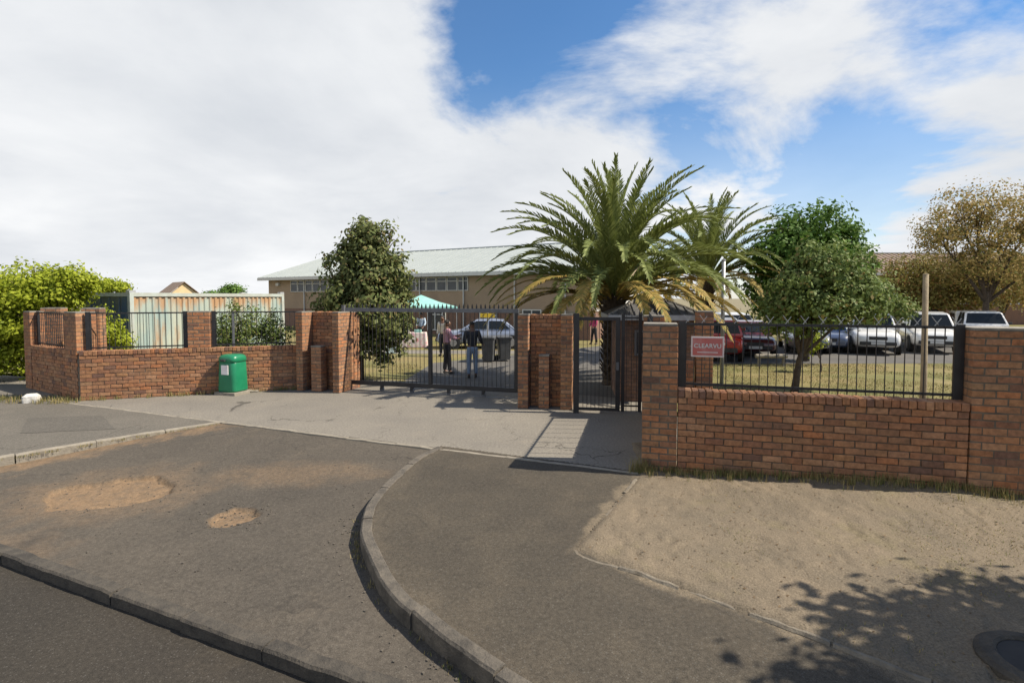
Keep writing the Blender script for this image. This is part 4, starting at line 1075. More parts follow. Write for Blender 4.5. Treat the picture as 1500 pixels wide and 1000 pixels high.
# ------------------------------------------------------------------ green bin
gp = P(342, 576); gb = thing('litter_bin', 'green plastic litter bin with rounded lid and white notice', 'bin', gp, R(-16))
green = pm('green_plastic', (.008, .16, .075), (.012, .19, .09), 4, .38, .04, 50)
def rrect(hx_, hy_, r, z, n=5, x0=0.):
    out = []
    for cx_, cy_, a0 in ((hx_-r, hy_-r, 0), (-hx_+r, hy_-r, 90), (-hx_+r, -hy_+r, 180), (hx_-r, -hy_+r, 270)):
        for k in range(n): a = R(a0+90*k/(n-1)); out.append((x0+cx_+r*math.cos(a), cy_+r*math.sin(a), z))
    return out
b = MB(); b.loft([rrect(.27, .25, .10, .07), rrect(.275, .255, .10, .12), rrect(.265, .25, .11, .5), rrect(.255, .245, .12, .80), rrect(.25, .24, .12, .82)])
body = b.build('body', green, gb, smooth=True)
b = MB(); b.loft([rrect(.25, .235, .12, .822), rrect(.265, .25, .12, .83), rrect(.265, .25, .12, .90), rrect(.255, .24, .12, .955), rrect(.225, .21, .12, .995), rrect(.16, .15, .10, 1.015), rrect(.05, .05, .04, 1.02)])
b.build('lid', green, gb, smooth=True)
MB().bx(-.31, .33, -.30, .28, -.02, .072).build('plinth', M['edging'], gb, bevel=.012)
nb = MB().bx(-.10, .11, -.271, -.258, .52, .76).build('notice', pm('paper', (.80, .79, .77), (.74, .66, .66), 9, .7), gb)
MB().bx(-.10, .03, -.30, -.25, .86, .90).build('slot', M['trim'], gb)
st_ = thing('stone', 'small flat pale concrete offcut lying right of the green bin', 'stone', P(371, 574), .3)
MB().loft([rrect(.12, .07, .03, 0, 3), rrect(.13, .075, .03, .03, 3), rrect(.10, .05, .03, .05, 3)]).build('slab', M['edging'], st_)
wr = P(46, 589); ws = thing('painted_rock', 'white painted rock on the pavement edge below the bush', 'rock', wr, .5)
rk = MB(); rng0 = random.Random(4)
rk.loft([[(x*(1+rng0.uniform(-.08, .08)), y*(1+rng0.uniform(-.08, .08)), z) for x, y, z in rrect(.15*s, .12*s, .05*s, h, 4)] for s, h in ((.95, -.03), (1.05, .07), (.95, .15), (.62, .20))])
rk.build('block', M['rock'], ws, smooth=False)

# ------------------------------------------------------------------ wheelie bins
def wheelie(label, loc, rz, lidopen=False):
    r = thing('wheelie_bin', label, 'bin', loc, rz, None)
    b = MB(); b.loft([rrect(.20, .24, .03, .06, 3), rrect(.25, .32, .04, .86, 3), rrect(.28, .35, .04, .87, 3), rrect(.28, .35, .04, .91, 3)]); b.build('body', M['binplastic'], r)
    b = MB(); b.loft([rrect(.285, .36, .04, .912, 3), rrect(.285, .36, .04, .94, 3), rrect(.20, .28, .05, .985, 3)]); b.build('lid', M['binplastic'], r)
    for s in (-1, 1): MB().lathe([(.03, -.025), (.10, -.02), (.10, .02), (.03, .025)], 14, (.0+s*.22, .26, .10), 'y').build('wheel', M['rubber'], r, None)
    MB().tube([(-.2, .37, .89), (-.2, .42, .92), (.2, .42, .92), (.2, .37, .89)], .018, 6).build('handle', M['binplastic'], r)
    return r
q = P(716, 529); wheelie('dark grey wheelie bin next to the person in jeans', (q.x, q.y, 0), R(-8))
q = P(738, 529); wheelie('black wheelie bin beside the brick gate pier, by the car wheel', (q.x, q.y+.25, 0), R(12))

# ------------------------------------------------------------------ cars
def car(label, loc, rz, kind, paint, name='parked_car', cat='car', group='cars parked in the school grounds'):
    r = thing(name, label, cat, loc, rz, group)
    if kind == 'hatch': L, W, H = 4.15, 1.74, 1.46; hood, belt = .92, .94
    if kind == 'suv': L, W, H = 4.4, 1.82, 1.66; hood, belt = 1.02, 1.06
    if kind == 'sedan': L, W, H = 4.5, 1.76, 1.44; hood, belt = .90, .93
    if kind == 'pickup': L, W, H = 5.0, 1.80, 1.80; hood, belt = 1.06, 1.12
    h = L/2; w = W/2; zb = .22 if kind in ('hatch', 'sedan') else .30
    def ring(x, hw, z0, z1, ex=5.):
        out = []
        for k in range(20):
            a = 2*math.pi*k/20; c, s = math.cos(a), math.sin(a)
            out.append((x, hw*math.copysign(abs(c)**(2/ex), c), (z0+z1)/2+(z1-z0)/2*math.copysign(abs(s)**(2/ex), s)))
        return out
    tail = belt-.02 if kind != 'sedan' else .98
    b = MB(); b.loft([ring(-h, w*.82, zb+.20, tail-.22), ring(-h+.06, w*.93, zb+.08, tail-.06), ring(-h+.35, w*.985, zb, tail), ring(-h*.3, w, zb, belt), ring(h*.28, w, zb, belt), ring(h*.5, w*.985, zb, hood), ring(h*.8, w*.95, zb, hood-.07), ring(h-.10, w*.88, zb+.06, hood-.16), ring(h, w*.74, zb+.18, hood-.30)])
    body = b.build('body', paint, r, smooth=True)
    # cabin: stations (x, top z)
    if kind == 'hatch': cs = [(-h+.12, belt-.02), (-h+.50, H-.06), (-.55, H), (.25, H-.04), (1.02, belt-.03)]
    elif kind == 'suv': cs = [(-h+.10, belt-.02), (-h+.38, H-.06), (-.6, H), (.35, H-.05), (1.10, belt-.03)]
    elif kind == 'sedan': cs = [(-h+.62, belt-.02), (-1.05, H-.05), (-.45, H), (.3, H-.04), (1.08, belt-.03)]
    else: cs = [(-.62, belt-.02), (-.56, H-.03), (-.2, H), (.62, H-.05), (1.12, belt-.03)]
    wb, wt = w*.95, w*.76
    def hw(z): return wb+(wt-wb)*(z-belt)/(H-belt)
    def cring(x, z): 
        z = max(z, belt-.02); a, c = wb, hw(z); r_ = min(.08, max(.004, z-belt))
        return [(x, a, belt-.08), (x, hw(z-r_), z-r_), (x, c-r_*.9, z), (x, -(c-r_*.9), z), (x, -hw(z-r_), z-r_), (x, -a, belt-.08)]
    b = MB(); b.loft([cring(x, z) for x, z in cs]); b.build('cabin', paint, r)
    def side(poly):
        for s in (-1, 1):
            pts = [(x, s*(hw(z)-.004), z) for x, z in poly]; MB().slab(pts, (0, s*.012, 0)).build('side_window', M['glass'], r)
    z0 = belt+.03; z1 = H-.10
    def xat(i, z):
        (xa, za), (xb, zb_) = cs[i], cs[i+1]; t = (z-za)/(zb_-za) if abs(zb_-za) > .2 else 0; return xa+(xb-xa)*t
    xr0, xr1 = xat(0, z0)+.14, xat(0, z1)+.14; xf0, xf1 = xat(3, z0)-.12, xat(3, z1)-.10
    xm_ = (cs[1][0]+cs[3][0])/2+.1
    side([(xr0+.1, z0), (xm_-.05, z0), (xm_-.05, z1), (xr1+.06, z1)]); side([(xm_+.05, z0), (xf0, z0), (xf1, z1), (xm_+.05, z1)])
    def screen(i, nm, sgn):
        (xa, za), (xb, zb_) = (cs[i], cs[i+1]); lo, hi = (cs[i], cs[i+1]) if za < zb_ else (cs[i+1], cs[i])
        def pt(t, yf): z = lo[1]+(hi[1]-lo[1])*t; return Vector((lo[0]+(hi[0]-lo[0])*t, yf*(hw(max(z, belt))-.08), z))
        nrm_ = Vector((-(hi[1]-lo[1]), 0, (hi[0]-lo[0])));  nrm_ = nrm_.normalized(); nrm_ = nrm_ if nrm_.x*sgn > 0 else -nrm_
        MB().slab([pt(.12, -1)+nrm_*.002, pt(.12, 1)+nrm_*.002, pt(.88, 1)+nrm_*.002, pt(.88, -1)+nrm_*.002], nrm_*.012).build(nm, M['glass'], r)
    screen(3, 'windscreen', 1); screen(0, 'rear_window', -1)
    if kind == 'pickup':
        MB().bx(-h+.05, -.76, -w*.90, w*.90, belt-.10, H-.06).build('canopy', paint, r, bevel=.05)
        for s in (-1, 1): MB().bx(-h+.35, -1.0, s*w*.90-.008, s*w*.90+.008, belt+.08, H-.18).build('side_window', M['glass'], r)
    wr_ = .31 if kind in ('hatch', 'sedan') else .35
    for x in (-h*.62, h*.63):
        for s in (-1, 1):
            MB().lathe([(wr_+.055, -.02), (wr_+.055, .02)], 20, (x, s*(w-.005), wr_), 'y').build('wheel_arch', M['trim'], body)
            wl = MB().lathe([(wr_*.6, -.10), (wr_*.96, -.10), (wr_, -.06), (wr_, .06), (wr_*.96, .10), (wr_*.6, .10)], 20, (x, s*(w-.075), wr_), 'y').build('wheel', M['rubber'], r, smooth=False)
            ym = s*(w+.027)
            MB().lathe([(wr_*.64, -.012), (wr_*.60, .012)], 14, (x, ym, wr_), 'y').build('rim', M['alloy'], wl)
    for s in (-1, 1):
        MB().loft([rrect(.03, .17, .02, hood-.34, 3, h-.09), rrect(.04, .19, .02, hood-.20, 3, h-.13)]).build('headlight', M['lampw'], r, (0, s*w*.62, 0))
        MB().box((-h+.07, s*w*.76, tail-.24), (.10, .22, .26)).build('tail_light', M['lampr'], r)
        MB().box((.72, s*(w+.07), belt+.07), (.12, .18, .12)).build('mirror', paint if kind != 'pickup' else M['trim'], r, bevel=.02)
    MB().box((h-.02, 0, hood-.33), (.06, w*.72, .14)).build('grille', M['trim'], r)
    MB().box((h-.01, 0, zb+.20), (.10, w*1.45, .15)).build('front_bumper', M['trim'] if kind != 'hatch' else paint, r, bevel=.02)
    MB().box((-h+.01, 0, zb+.18), (.10, w*1.5, .18)).build('rear_bumper', M['trim'] if kind == 'suv' else paint, r, bevel=.02)
    MB().box((h+.045, 0, zb+.21), (.012, .50, .11)).build('number_plate', M['white'], r); MB().box((-h-.045 if kind == 'suv' else -h-.01, 0, zb+.42), (.012, .50, .11)).build('number_plate', M['white'], r)
    return r
def paint(name, c, metal=0.): return pm(name, c, tuple(x*.9 for x in c), 3, .32, coat=.8, metal=metal)
silver = paint('silver_paint', (.27, .31, .40), .2); redp = paint('red_paint', (.36, .018, .022)); whitep = paint('white_car_paint', (.74, .74, .73))
maroon = paint('maroon_paint', (.10, .022, .022)); navy = paint('navy_paint', (.06, .08, .14)); grey = paint('grey_paint', (.20, .21, .22))
q = D(706, 512, 24.6); car('silver sedan parked side-on behind the bins and people', (q.x, 25.4, 0), math.pi+R(2), 'sedan', silver)
q = D(1079, 530, 19.6); car('red car with its rear facing the wall beside the metal pole', (q.x, 19.8+1.6, 0), math.pi/2-R(22), 'suv', redp)
q = D(1084, 500, 27); car('white car with raised tailgate window parked beyond the red car', (q.x, 29, 0), math.pi/2-R(4), 'suv', whitep)
q = D(1136, 524, 20.6); car('dark maroon car under the trees behind the white barrier', (q.x, 23, 0), -math.pi/2-R(18), 'sedan', maroon)
q = D(1218, 520, 22); car('pale grey car nosing out from under the trees by leaning trunk', (q.x, 24.2, 0), -math.pi/2-R(22), 'sedan', grey)
q = D(1250, 520, 22); car('dark blue car parked between grey car and white pickup', (q.x+.3, 24.6, 0), -math.pi/2-R(26), 'hatch', navy)
q = D(1331, 524, 21.6); car('white pickup with dark windscreen facing the wall behind timber post', (q.x, 24.0, 0), -math.pi/2-R(28), 'pickup', whitep, cat='pickup')
q = D(1418, 522, 22); car('white pickup half hidden behind the fence post of the wall pillar', (q.x+.1, 24.4, 0), -math.pi/2-R(30), 'pickup', whitep, cat='pickup')
q = D(1505, 500, 24); car('white pickup with only its roof showing above the tall wall pillar', (q.x, 26.5, 0), -math.pi/2-R(30), 'pickup', whitep, cat='pickup')
ba = D(1107, 521, 18.4); bb2 = D(1153, 521, 18.4)
br_ = thing('parking_barrier', 'low cream parking barrier pole on short posts near red car', 'barrier', (ba.x, 18.4, 0), 0)
MB().tube([(0, 0, .36), (bb2.x-ba.x, 0, .36)], .075, 10).build('pole', M['edging'], br_)
for x in (.12, bb2.x-ba.x-.12): MB().bx(x-.04, x+.04, -.04, .04, -.05, .32).build('post', M['edging'], br_)
lw0 = D(1262, 505, 26.5); lw1 = D(1292, 505, 26.5)
pw_ = thing('low_white_wall', 'short low cream wall glimpsed between dark blue car and pickup', 'wall', (lw0.x, 27.6, 0), 0)
MB().bx(0, 1.4, 0, .15, -.05, .95).build('face', M['edging'], pw_); MB().bx(-.04, 1.44, -.03, .18, .95, 1.02).build('coping', M['cap'], pw_)

# ------------------------------------------------------------------ people
def skin(name, verts, edges, rad, mat, parent, root=0, sub=2, loc=None):
    m = bpy.data.meshes.new(name); m.from_pydata(verts, edges, []); o = bpy.data.objects.new(name, m); COL.objects.link(o)
    md = o.modifiers.new('s', 'SKIN'); md.use_smooth_shade = True
    for i, sv_ in enumerate(m.skin_vertices[0].data): r_ = rad[i]; sv_.radius = r_ if isinstance(r_, tuple) else (r_, r_); sv_.use_root = (i == root)
    ss = o.modifiers.new('ss', 'SUBSURF'); ss.levels = ss.render_levels = sub
    dg = bpy.context.evaluated_depsgraph_get(); me = bpy.data.meshes.new_from_object(o.evaluated_get(dg)); bpy.data.objects.remove(o, do_unlink=True)
    me.materials.clear(); me.materials.append(mat); me.name = name
    return link(name, me, parent, loc)
def cloth(name, c): return pm(name, c, tuple(x*.78 for x in c), 9, .85, .25, 40)
skinm = pm('skin_dark', (.17, .085, .05), (.14, .07, .042), 6, .5); hairm = pm('hair_black', (.012, .010, .009), (.02, .017, .015), 30, .8)
jeans = cloth('jeans', (.20, .27, .38)); blackc = cloth('black_cloth', (.020, .018, .022)); pink = cloth('pink_shirt', (.66, .36, .42)); jack = cloth('dark_jacket', (.022, .025, .036))
lblue = cloth('pale_blue_shirt', (.45, .55, .66)); magenta = cloth('magenta_top', (.40, .05, .13)); creamc = cloth('cream_top', (.62, .56, .48)); shoe = pm('shoe_leather', (.02, .018, .017), (.03, .027, .025), 8, .6)
def person(label, loc, rz, h, top, legs, arms, step=.0, hat=None, group=None, lean=0.0):
    "faces local +y; arms = ((elbow, wrist), (elbow, wrist)) for left(-x) and right(+x) in metres for a 1.72 m body"
    r = thing('person', label, 'person', loc, rz, group); r.scale = (h/1.72,)*3
    ly = lean
    sh = [(-.185, ly, 1.40), (.185, ly, 1.40)]
    V = [(0, 0, .92), (0, ly*.4, 1.08), (0, ly*.8, 1.27), (0, ly, 1.42), (0, ly+.01, 1.50), (0, ly+.025, 1.57), (0, ly+.03, 1.64), (0, ly+.02, 1.70)]
    Rd = [(.14, .10), (.13, .10), (.16, .105), (.11, .075), (.052, .055), (.068, .085), (.076, .094), (.045, .06)]; E = [(i, i+1) for i in range(7)]
    def ad(p, q, rad): V.append(p); Rd.append(rad); E.append((q, len(V)-1)); return len(V)-1
    ad((0, ly+.115, 1.585), 5, .016); ad((-.078, ly+.02, 1.595), 5, .018); ad((.078, ly+.02, 1.595), 5, .018)      # nose, ears
    hands = []
    for k, s in enumerate((-1, 1)):
        a = ad(sh[k], 3, .065); el, wr_ = [Vector(q) for q in arms[k]]
        e_ = ad(tuple(el), a, .044); w_ = ad(tuple(wr_), e_, .030)
        d = (wr_-el).normalized(); hd_ = ad(tuple(wr_+d*.07), w_, (.040, .020))
        sidev = d.cross(Vector((0, 1, 0))); sidev = sidev.normalized() if sidev.length > .1 else Vector((1, 0, 0))
        for j, (off, fl) in enumerate(((-.028, .062), (-.010, .075), (.010, .072), (.027, .055))):
            f1 = ad(tuple(wr_+d*.10+sidev*off), hd_, .0095); f2 = ad(tuple(wr_+d*(.10+fl*.6)+sidev*off*1.1+Vector((0, .008, 0))), f1, .0085); ad(tuple(wr_+d*(.10+fl)+sidev*off*1.1+Vector((0, .02, -.004))), f2, .007)
        t1 = ad(tuple(wr_+d*.04-sidev*.045+Vector((0, .02, 0))), hd_, .011); ad(tuple(wr_+d*.075-sidev*.055+Vector((0, .035, 0))), t1, .0085)
    feet = []
    for s in (-1, 1):
        hp_ = ad((s*.09, 0, .88), 0, .085); kn = ad((s*.105, s*step*.5+.015, .48), hp_, .055); an = ad((s*.11, s*step, .09), kn, .038); ad((s*.115, s*step+.13, .035), an, (.04, .028)); feet.append((hp_, kn, an))
    skin('body', V, E, Rd, skinm, r)
    # clothing shells
    tv = [V[0], V[1], V[2], V[3]]; te = [(0, 1), (1, 2), (2, 3)]; trd = [(.165, .125), (.155, .12), (.185, .13), (.12, .085)]
    for k in range(2):
        b0 = len(tv); el, wr_ = [Vector(q) for q in arms[k]]; tv += [sh[k], tuple(el), tuple(el.lerp(wr_, .88))]; te += [(3, b0), (b0, b0+1), (b0+1, b0+2)]; trd += [.085, .062, .050]
    skin('top', tv, te, trd, top, r)
    lv = [(0, 0, 1.0), (0, 0, .90)]; le = [(0, 1)]; lrd = [(.158, .118), (.165, .125)]
    for s in (-1, 1):
        b0 = len(lv); lv += [(s*.092, 0, .84), (s*.105, s*step*.5+.015, .48), (s*.11, s*step, .10)]; le += [(1, b0), (b0, b0+1), (b0+1, b0+2)]; lrd += [.105, .078, .066]
    skin('trousers', lv, le, lrd, legs, r)
    for s in (-1, 1): skin('shoe', [(s*.11, s*step-.05, .045), (s*.113, s*step+.06, .045), (s*.116, s*step+.16, .035)], [(0, 1), (1, 2)], [(.045, .045), (.048, .042), (.042, .03)], shoe, r)
    hr = MB(); pr = []
    for i in range(7): a = R(8+82*i/6); pr.append((.094*math.sin(a) if i else .004, .115*math.cos(a)))
    hr.lathe([(q[0], q[1]) for q in pr[::-1]], 14, (0, 0, 0)); o = hr.build('hair', hat or hairm, r, (0, ly-.006, 1.622), smooth=True); o.scale = (.93, 1.14, 1.0); o.rotation_euler = (R(-14), 0, 0)
    MB().box((-.03, ly+.108, 1.625), (.022, .008, .010)).build('eye', hairm, r); MB().box((.03, ly+.108, 1.625), (.022, .008, .010)).build('eye', hairm, r)
    return r
q = P(655, 547)
person('person in pink shirt and black trousers gesturing beside the gate', (q.x, q.y, 0), R(-70), 1.74, pink, blackc, (((-.25, .10, 1.14), (-.10, .34, 1.20)), ((.24, .12, 1.15), (.05, .36, 1.12))), step=.06)
q = P(692, 553)
person('person in dark jacket and jeans seen from behind near bins', (q.x, q.y, 0), R(12), 1.72, jack, jeans, (((-.25, -.02, 1.14), (-.20, .18, 1.02)), ((.27, .02, 1.14), (.36, .22, 1.02))), step=.03, lean=.03)
q = D(612, 500, 26)
person('distant person in pale blue shirt standing under the teal gazebo', (q.x, 27.0, 0), R(170), 1.65, lblue, blackc, (((-.25, .03, 1.15), (-.2, .2, 1.0)), ((.25, .03, 1.15), (.2, .2, 1.0))))
q = D(663, 500, 25)
person('person in cream top standing behind the pink-shirted person', (q.x, 21.5, 0), R(150), 1.70, creamc, jack, (((-.24, .0, 1.12), (-.22, .1, .9)), ((.24, .0, 1.12), (.22, .1, .9))))
q = D(866, 488, 28)
person('distant person in magenta top walking by the hall corner', (q.x, 27.0, 0), R(120), 1.6, magenta, blackc, (((-.25, .03, 1.15), (-.2, .2, 1.0)), ((.25, .03, 1.15), (.2, .2, 1.0))), step=.1)

# ------------------------------------------------------------------ gazebo, stall, signs, poles
q = D(617, 450, 28.5); gz = thing('gazebo', 'teal canvas gazebo with white posts in front of hall', 'gazebo', (q.x, 28.5, 0), R(18))
e = 1.7; zc, zp = 1.98, 2.62
cv4 = [(-e, -e, zc), (e, -e, zc), (e, e, zc), (-e, e, zc)]
cn = MB(); ap_ = Vector((0, 0, zp))
for i in range(4):
    a, b2_ = Vector(cv4[i]), Vector(cv4[(i+1) % 4]); m1, m2 = a.lerp(ap_, .5)-Vector((0, 0, .06)), b2_.lerp(ap_, .5)-Vector((0, 0, .06))
    cn.add([a, b2_, m2, m1, ap_], [(0, 1, 2, 3), (3, 2, 4)]); cn.add([a, b2_, b2_-Vector((0, 0, .22)), a-Vector((0, 0, .22))], [(0, 3, 2, 1)])
cn.build('canopy', M['teal'], gz)
for x, y, z in cv4: MB().tube([(x*.98, y*.98, -.05), (x*.98, y*.98, zc)], .03, 6).build('post', M['white'], gz)
q = D(600, 500, 26); tb = thing('stall_table', 'low stall table draped in pale flowered cloth under gazebo', 'table', (q.x, 25.6, 0), R(6))
clm = pm('flowered_cloth', (.68, .50, .52), (.60, .64, .52), 5, .85, c3=(.62, .22, .28), s3=7)
MB().loft([rrect(.98, .42, .06, .02, 3), rrect(.94, .40, .05, .45, 3), rrect(.92, .38, .05, .72, 3)]).build('cloth', clm, tb)
for x, c_ in ((-.6, 'yellow'), (-.1, 'white'), (.5, 'teal')): MB().loft([rrect(.16, .14, .03, .722, 3), rrect(.18, .15, .03, .86, 3)]).build('goods', M[c_], tb, (x, 0, 0))
cq = D(583, 520, 24); cs_ = thing('cooler_box', 'small pale blue cooler box on the grass near stall table', 'box', (cq.x, 22.6, 0), .2)
MB().bx(-.22, .22, -.15, .15, 0, .30).build('box', pm('cooler', (.50, .62, .66), (.46, .58, .62), 3, .6), cs_, bevel=.02); MB().bx(-.23, .23, -.16, .16, .302, .36).build('lid', M['white'], cs_, bevel=.01)
q = D(714, 458, 23.2); ys = thing('yellow_sign', 'small yellow sign board on a white pole above the silver car', 'sign', (q.x, 23.2, 0), R(4))
MB().tube([(0, .02, -.05), (0, .02, q.z+.1)], .03, 8).build('pole', M['white'], ys); MB().box((0, -.025, q.z-.12), (.66, .03, .19)).build('board', M['yellow'], ys)
q = P(1057, 561); mp_ = thing('metal_pole', 'slim galvanised pole behind the red sign', 'pole', (q.x, q.y, 0), 0)
tz = D(1057, 382, q.y).z; MB().tube([(0, 0, -.05), (0, 0, tz)], [.055, .05], 12).build('shaft', M['galv'], mp_, smooth=True); MB().lathe([(.06, tz), (.06, tz+.03), (.02, tz+.05)], 12).build('cap', M['galv'], mp_)
q = D(1352, 590, 8.6); wp_ = thing('timber_post', 'weathered round timber post leaning behind the bar fence', 'post', (q.x, 8.6, 0), 0)
tp = D(1358, 402, 8.6); MB().tube([(-.03, 0, -.05), (0.0, 0, 1.0), (tp.x-q.x-.02, 0, tp.z)], [.05, .047, .04], 12).build('shaft', M['wood'], wp_, smooth=True)
MB().lathe([(.038, 0), (.04, .01), (.015, .018)], 12, (tp.x-q.x-.02, 0, tp.z)).build('cut_top', M['wood'], wp_)

# red sign on the fence
sx0 = hit(RO, rang, 1012); sx1 = hit(RO, rang, 1061)
sc = along(RO, rang, (sx0+sx1)/2, .09); zs0 = D(1036, 523, sc.y).z; zs1 = D(1036, 493, sc.y).z
sgn = thing('fence_sign', 'faded red sign with white lettering fixed to the bar fence', 'sign', (sc.x, sc.y, 0), rang)
swd = (sx1-sx0); redm = pm('faded_red', (.45, .10, .085), (.40, .13, .12), 5, .5, c3=(.50, .24, .22), s3=4); pale = pm('faded_white', (.62, .56, .54), (.54, .46, .45), 6, .55)
MB().box((0, .012, (zs0+zs1)/2), (swd, .012, zs1-zs0)).build('board', pale, sgn, bevel=.003)
MB().box((0, .003, (zs0+zs1)/2), (swd*.90, .004, (zs1-zs0)*.84)).build('red_panel', redm, sgn)
MB().box((0, -.001, zs0+(zs1-zs0)*.235), (swd*.62, .003, .012)).build('stripe', pale, sgn)
fc = bpy.data.curves.new('lettering', 'FONT'); fc.body = 'CLEARVU'; fc.size = .095; fc.align_x = 'CENTER'; fc.align_y = 'CENTER'; fc.extrude = .002; fc.offset = .0018; fc.space_character = 1.04
fo = bpy.data.objects.new('tmp', fc); COL.objects.link(fo)
tm = bpy.data.meshes.new_from_object(fo.evaluated_get(bpy.context.evaluated_depsgraph_get())); bpy.data.objects.remove(fo, do_unlink=True)
tm.materials.clear(); tm.materials.append(M['white']); tm.name = 'lettering'
lt = link('lettering', tm, sgn, (0, -.003, (zs0+zs1)/2+.012)); lt.rotation_euler = (math.pi/2, 0, 0)
wid = max(v.co.x for v in tm.vertices)-min(v.co.x for v in tm.vertices); lt.scale = (swd*.82/wid,)*3

# concrete ring by the road corner
q = P(1532, 985); cr_ = thing('drain_ring', 'grey concrete drain ring with black disc for an opening set in the verge', 'drain', (q.x, q.y, .015), 0)
MB().lathe([(.24, -.2), (.24, .05), (.26, .065), (.33, .055), (.36, .03), (.36, -.2), (.24, -.2)], 30).build('ring', M['kerb_dark'], cr_, smooth=False)
MB().lathe([(.001, .05), (.238, .045)], 24).build('lid', M['rubber'], cr_)  # flat black disc painting the dark of the opening, no real cover

# ------------------------------------------------------------------ grass and litter
def blades(pts, h, w, mat, name, label, seed, bend=.5):
    rng = np.random.default_rng(seed); pts = np.array(pts); n = len(pts)
    a = rng.uniform(0, 2*np.pi, n); hh = h*rng.uniform(.4, 1.2, n); tl = rng.uniform(0, bend, n)*hh
    sd_ = np.stack([np.cos(a), np.sin(a), 0*a], 1)*w; ln_ = np.stack([-np.sin(a), np.cos(a), 0*a], 1)
    top = pts+ln_*tl[:, None]; top[:, 2] += hh; mid = pts+ln_*(tl*.3)[:, None]; mid[:, 2] += hh*.55
    V = np.stack([pts-sd_*.5, pts+sd_*.5, mid+sd_*.4, top, mid-sd_*.4], 1).reshape(-1, 3)
    b = np.arange(n)[:, None]*5; F1 = b+np.array([0, 1, 2, 4]); F2 = b+np.array([4, 2, 3, 3])
    m = bpy.data.meshes.new(name); m.from_pydata(V.tolist(), [], [tuple(f) for f in F1.tolist()]+[tuple(f[:3]) for f in F2.tolist()]); m.materials.append(mat); m.update()
    return tag(link(name, m), label, 'grass', kind='stuff')
rng = np.random.default_rng(21)
pts = []
for i in range(420):      # tufts along the foot of the long wall
    x = rng.uniform(0, xr2+2.5); t = along(RO, rang, x, -abs(rng.normal(0, .10))-.01)
    for j in range(rng.integers(5, 14)):
        px_, py_ = t.x+rng.normal(0, .03), t.y+rng.normal(0, .03); pts.append((px_, min(py_, 99), verge_z(px_, py_)))
blades(pts, .11, .006, LM['grass'], 'grass_tufts', 'dry grass tufts along the foot of the long wall', 1)
pts = []
for i in range(9):
    t = along(RO, rang, rng.uniform(-.12, .10), -rng.uniform(.02, .10))
    for j in range(26): pts.append((t.x+rng.normal(0, .03), t.y+rng.normal(0, .03), .0))
blades(pts, .22, .006, LM['grass'], 'grass_clump', 'straw-coloured grass clump at the corner of the wall pillar', 2)
pts = []
for i in range(260):
    c = P(rng.uniform(-40, 118), rng.uniform(582, 592)) if i < 120 else along(lO, lang, rng.uniform(0, ll), -rng.uniform(.0, .10))
    if i >= 120 and rng.random() < .55: continue
    for j in range(10): pts.append((c.x+rng.normal(0, .04), c.y+rng.normal(0, .04), 0.))
blades(pts, .13, .009, LM['grass'], 'grass_tufts', 'weedy grass along the foot of the corner wall', 3)
pts = []
for i in range(60):
    k = rng.integers(0, len(LB)-2); t = LB[k].lerp(LB[k+1], rng.uniform(0, 1))+Vector((0, -rng.uniform(.02, .09), 0))
    for j in range(7): pts.append((t.x+rng.normal(0, .03), t.y+rng.normal(0, .02), -.03))
for i in range(50):
    k = rng.integers(3, 12); t = KC[k].lerp(KC[k+1], rng.uniform(0, 1))+Vector((-rng.uniform(.03, .10), 0, 0))
    for j in range(6): pts.append((t.x+rng.normal(0, .02), t.y+rng.normal(0, .02), APZ-.01))
blades(pts, .05, .006, LM['grass'], 'kerb_weeds', 'small dry weeds sprouting along the kerbs', 4)
pts = []
while len(pts) < 26000:   # lawn seen through the gate and the fence
    x, y = rng.uniform(-9, 16), rng.uniform(8.2, 19.0)
    if -3.2 < x < 4.0 or abs(x) > y*1.0: continue
    if x < 0 and y < 14.5+.3*abs(x)*.3: continue
    if noise.noise(Vector((x*.6, y*.6, 3.))) < -.15: continue
    pts.append((x, y, -.015))
blades(pts, .05, .012, LM['grass'], 'lawn_grass', 'patchy dry lawn grass inside the fence', 5, bend=.9)
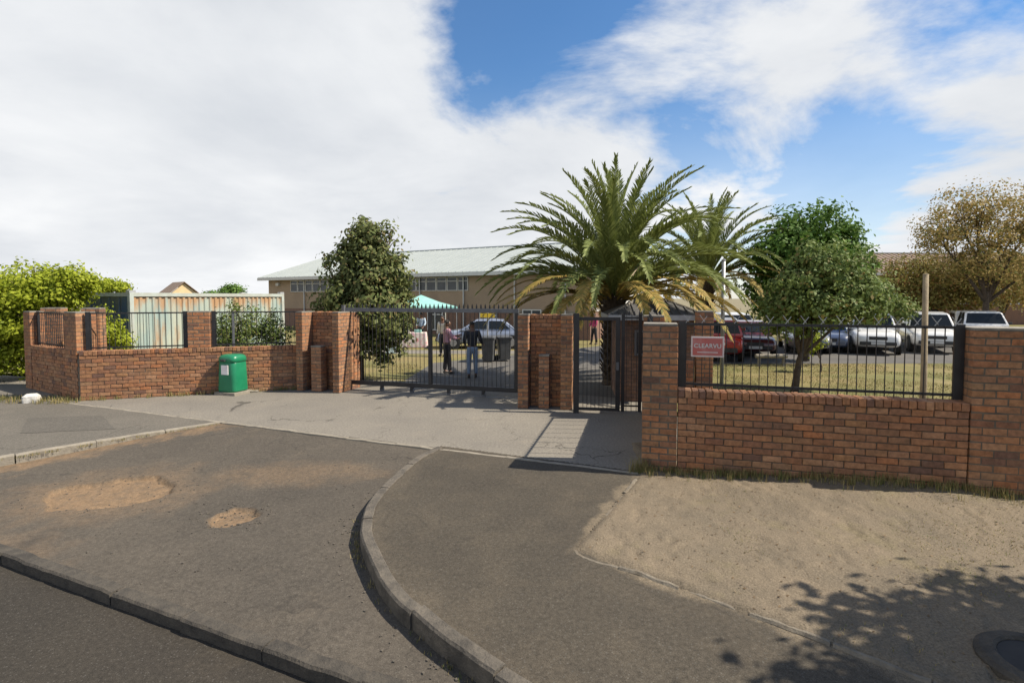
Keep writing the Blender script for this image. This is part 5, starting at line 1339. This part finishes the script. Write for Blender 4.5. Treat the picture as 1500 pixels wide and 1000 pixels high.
# dry grass patch and leaf litter on the sand
pts = []
while len(pts) < 5200:
    x, y = rng.uniform(2.2, 8.5), rng.uniform(3.2, 6.8)
    d = noise.noise(Vector((x*.9, y*.9, 9.)))+(.45 if (x-4.55)**2/.5+(y-5.0)**2/.25 < 1 else 0)+.35*max(0, (x-3.2)/4)
    if d < .22+rng.uniform(-.15, .25): continue
    if poly_sd(np.array([x]), np.array([y]), spoly)[0] > -.05: continue
    pts.append((x, y, verge_z(x, y)-.004))
blades(pts, .022, .006, LM['grass'], 'sparse_grass', 'flattened dry grass on the sand verge', 6, bend=1.6)
pts = []
while len(pts) < 1500:
    x, y = rng.uniform(.6, 8), rng.uniform(2.4, 7.0)
    if poly_sd(np.array([x]), np.array([y]), spoly)[0] > -.03: continue
    pts.append((x, y, verge_z(x, y)+.006))
pts = np.array(pts); n = len(pts); a = rng.uniform(0, 6.28, n); s_ = rng.uniform(.005, .017, n)
A = np.stack([np.cos(a)*s_, np.sin(a)*s_, rng.uniform(0, .006, n)], 1); B = np.stack([-np.sin(a)*s_*.55, np.cos(a)*s_*.55, rng.uniform(0, .004, n)], 1)
V = np.stack([pts-A, pts+B, pts+A, pts-B], 1).reshape(-1, 3)
tag(link('leaf_litter', np_mesh('leaf_litter', V, np.arange(n*4).reshape(-1, 4), LM['litter'])), 'small dry leaves scattered over the sand verge', 'leaves', kind='stuff')
# loose grit by the kerbs and potholes
gv = MB(); rr_ = random.Random(5)
for i in range(420):
    c = rr_.choice(['k', 'b', 's', 'a'])
    if c == 'k': k = rr_.randint(2, 13); t = KC[k].lerp(KC[k+1], rr_.random())+Vector((-rr_.uniform(.02, .35), rr_.uniform(-.1, .1), 0))
    elif c == 'b': t = big[rr_.randrange(len(big))]+Vector((rr_.gauss(0, .25), rr_.gauss(0, .15), 0))
    elif c == 's': t = sml[rr_.randrange(len(sml))]+Vector((rr_.gauss(0, .12), rr_.gauss(0, .08), 0))
    else: t = Vector((rr_.uniform(-5, 0), rr_.uniform(4.2, 8), 0))
    i_ = int(round((t.x-gx[0])/GS)); j_ = int(round((t.y-gy[0])/GS))
    if not (0 <= i_ < len(gx) and 0 <= j_ < len(gy)) or dL[j_, i_] > -.1 or dE[j_, i_] < .1: continue
    s_ = rr_.uniform(.005, .016); gv.box((t.x, t.y, GZ[j_, i_]+s_*.3), (s_*1.4, s_, s_*.8), rr_.uniform(0, 3))
tag(gv.build('loose_grit', M['kerb']), 'loose grit and chips scattered over the apron', 'gravel', kind='stuff')
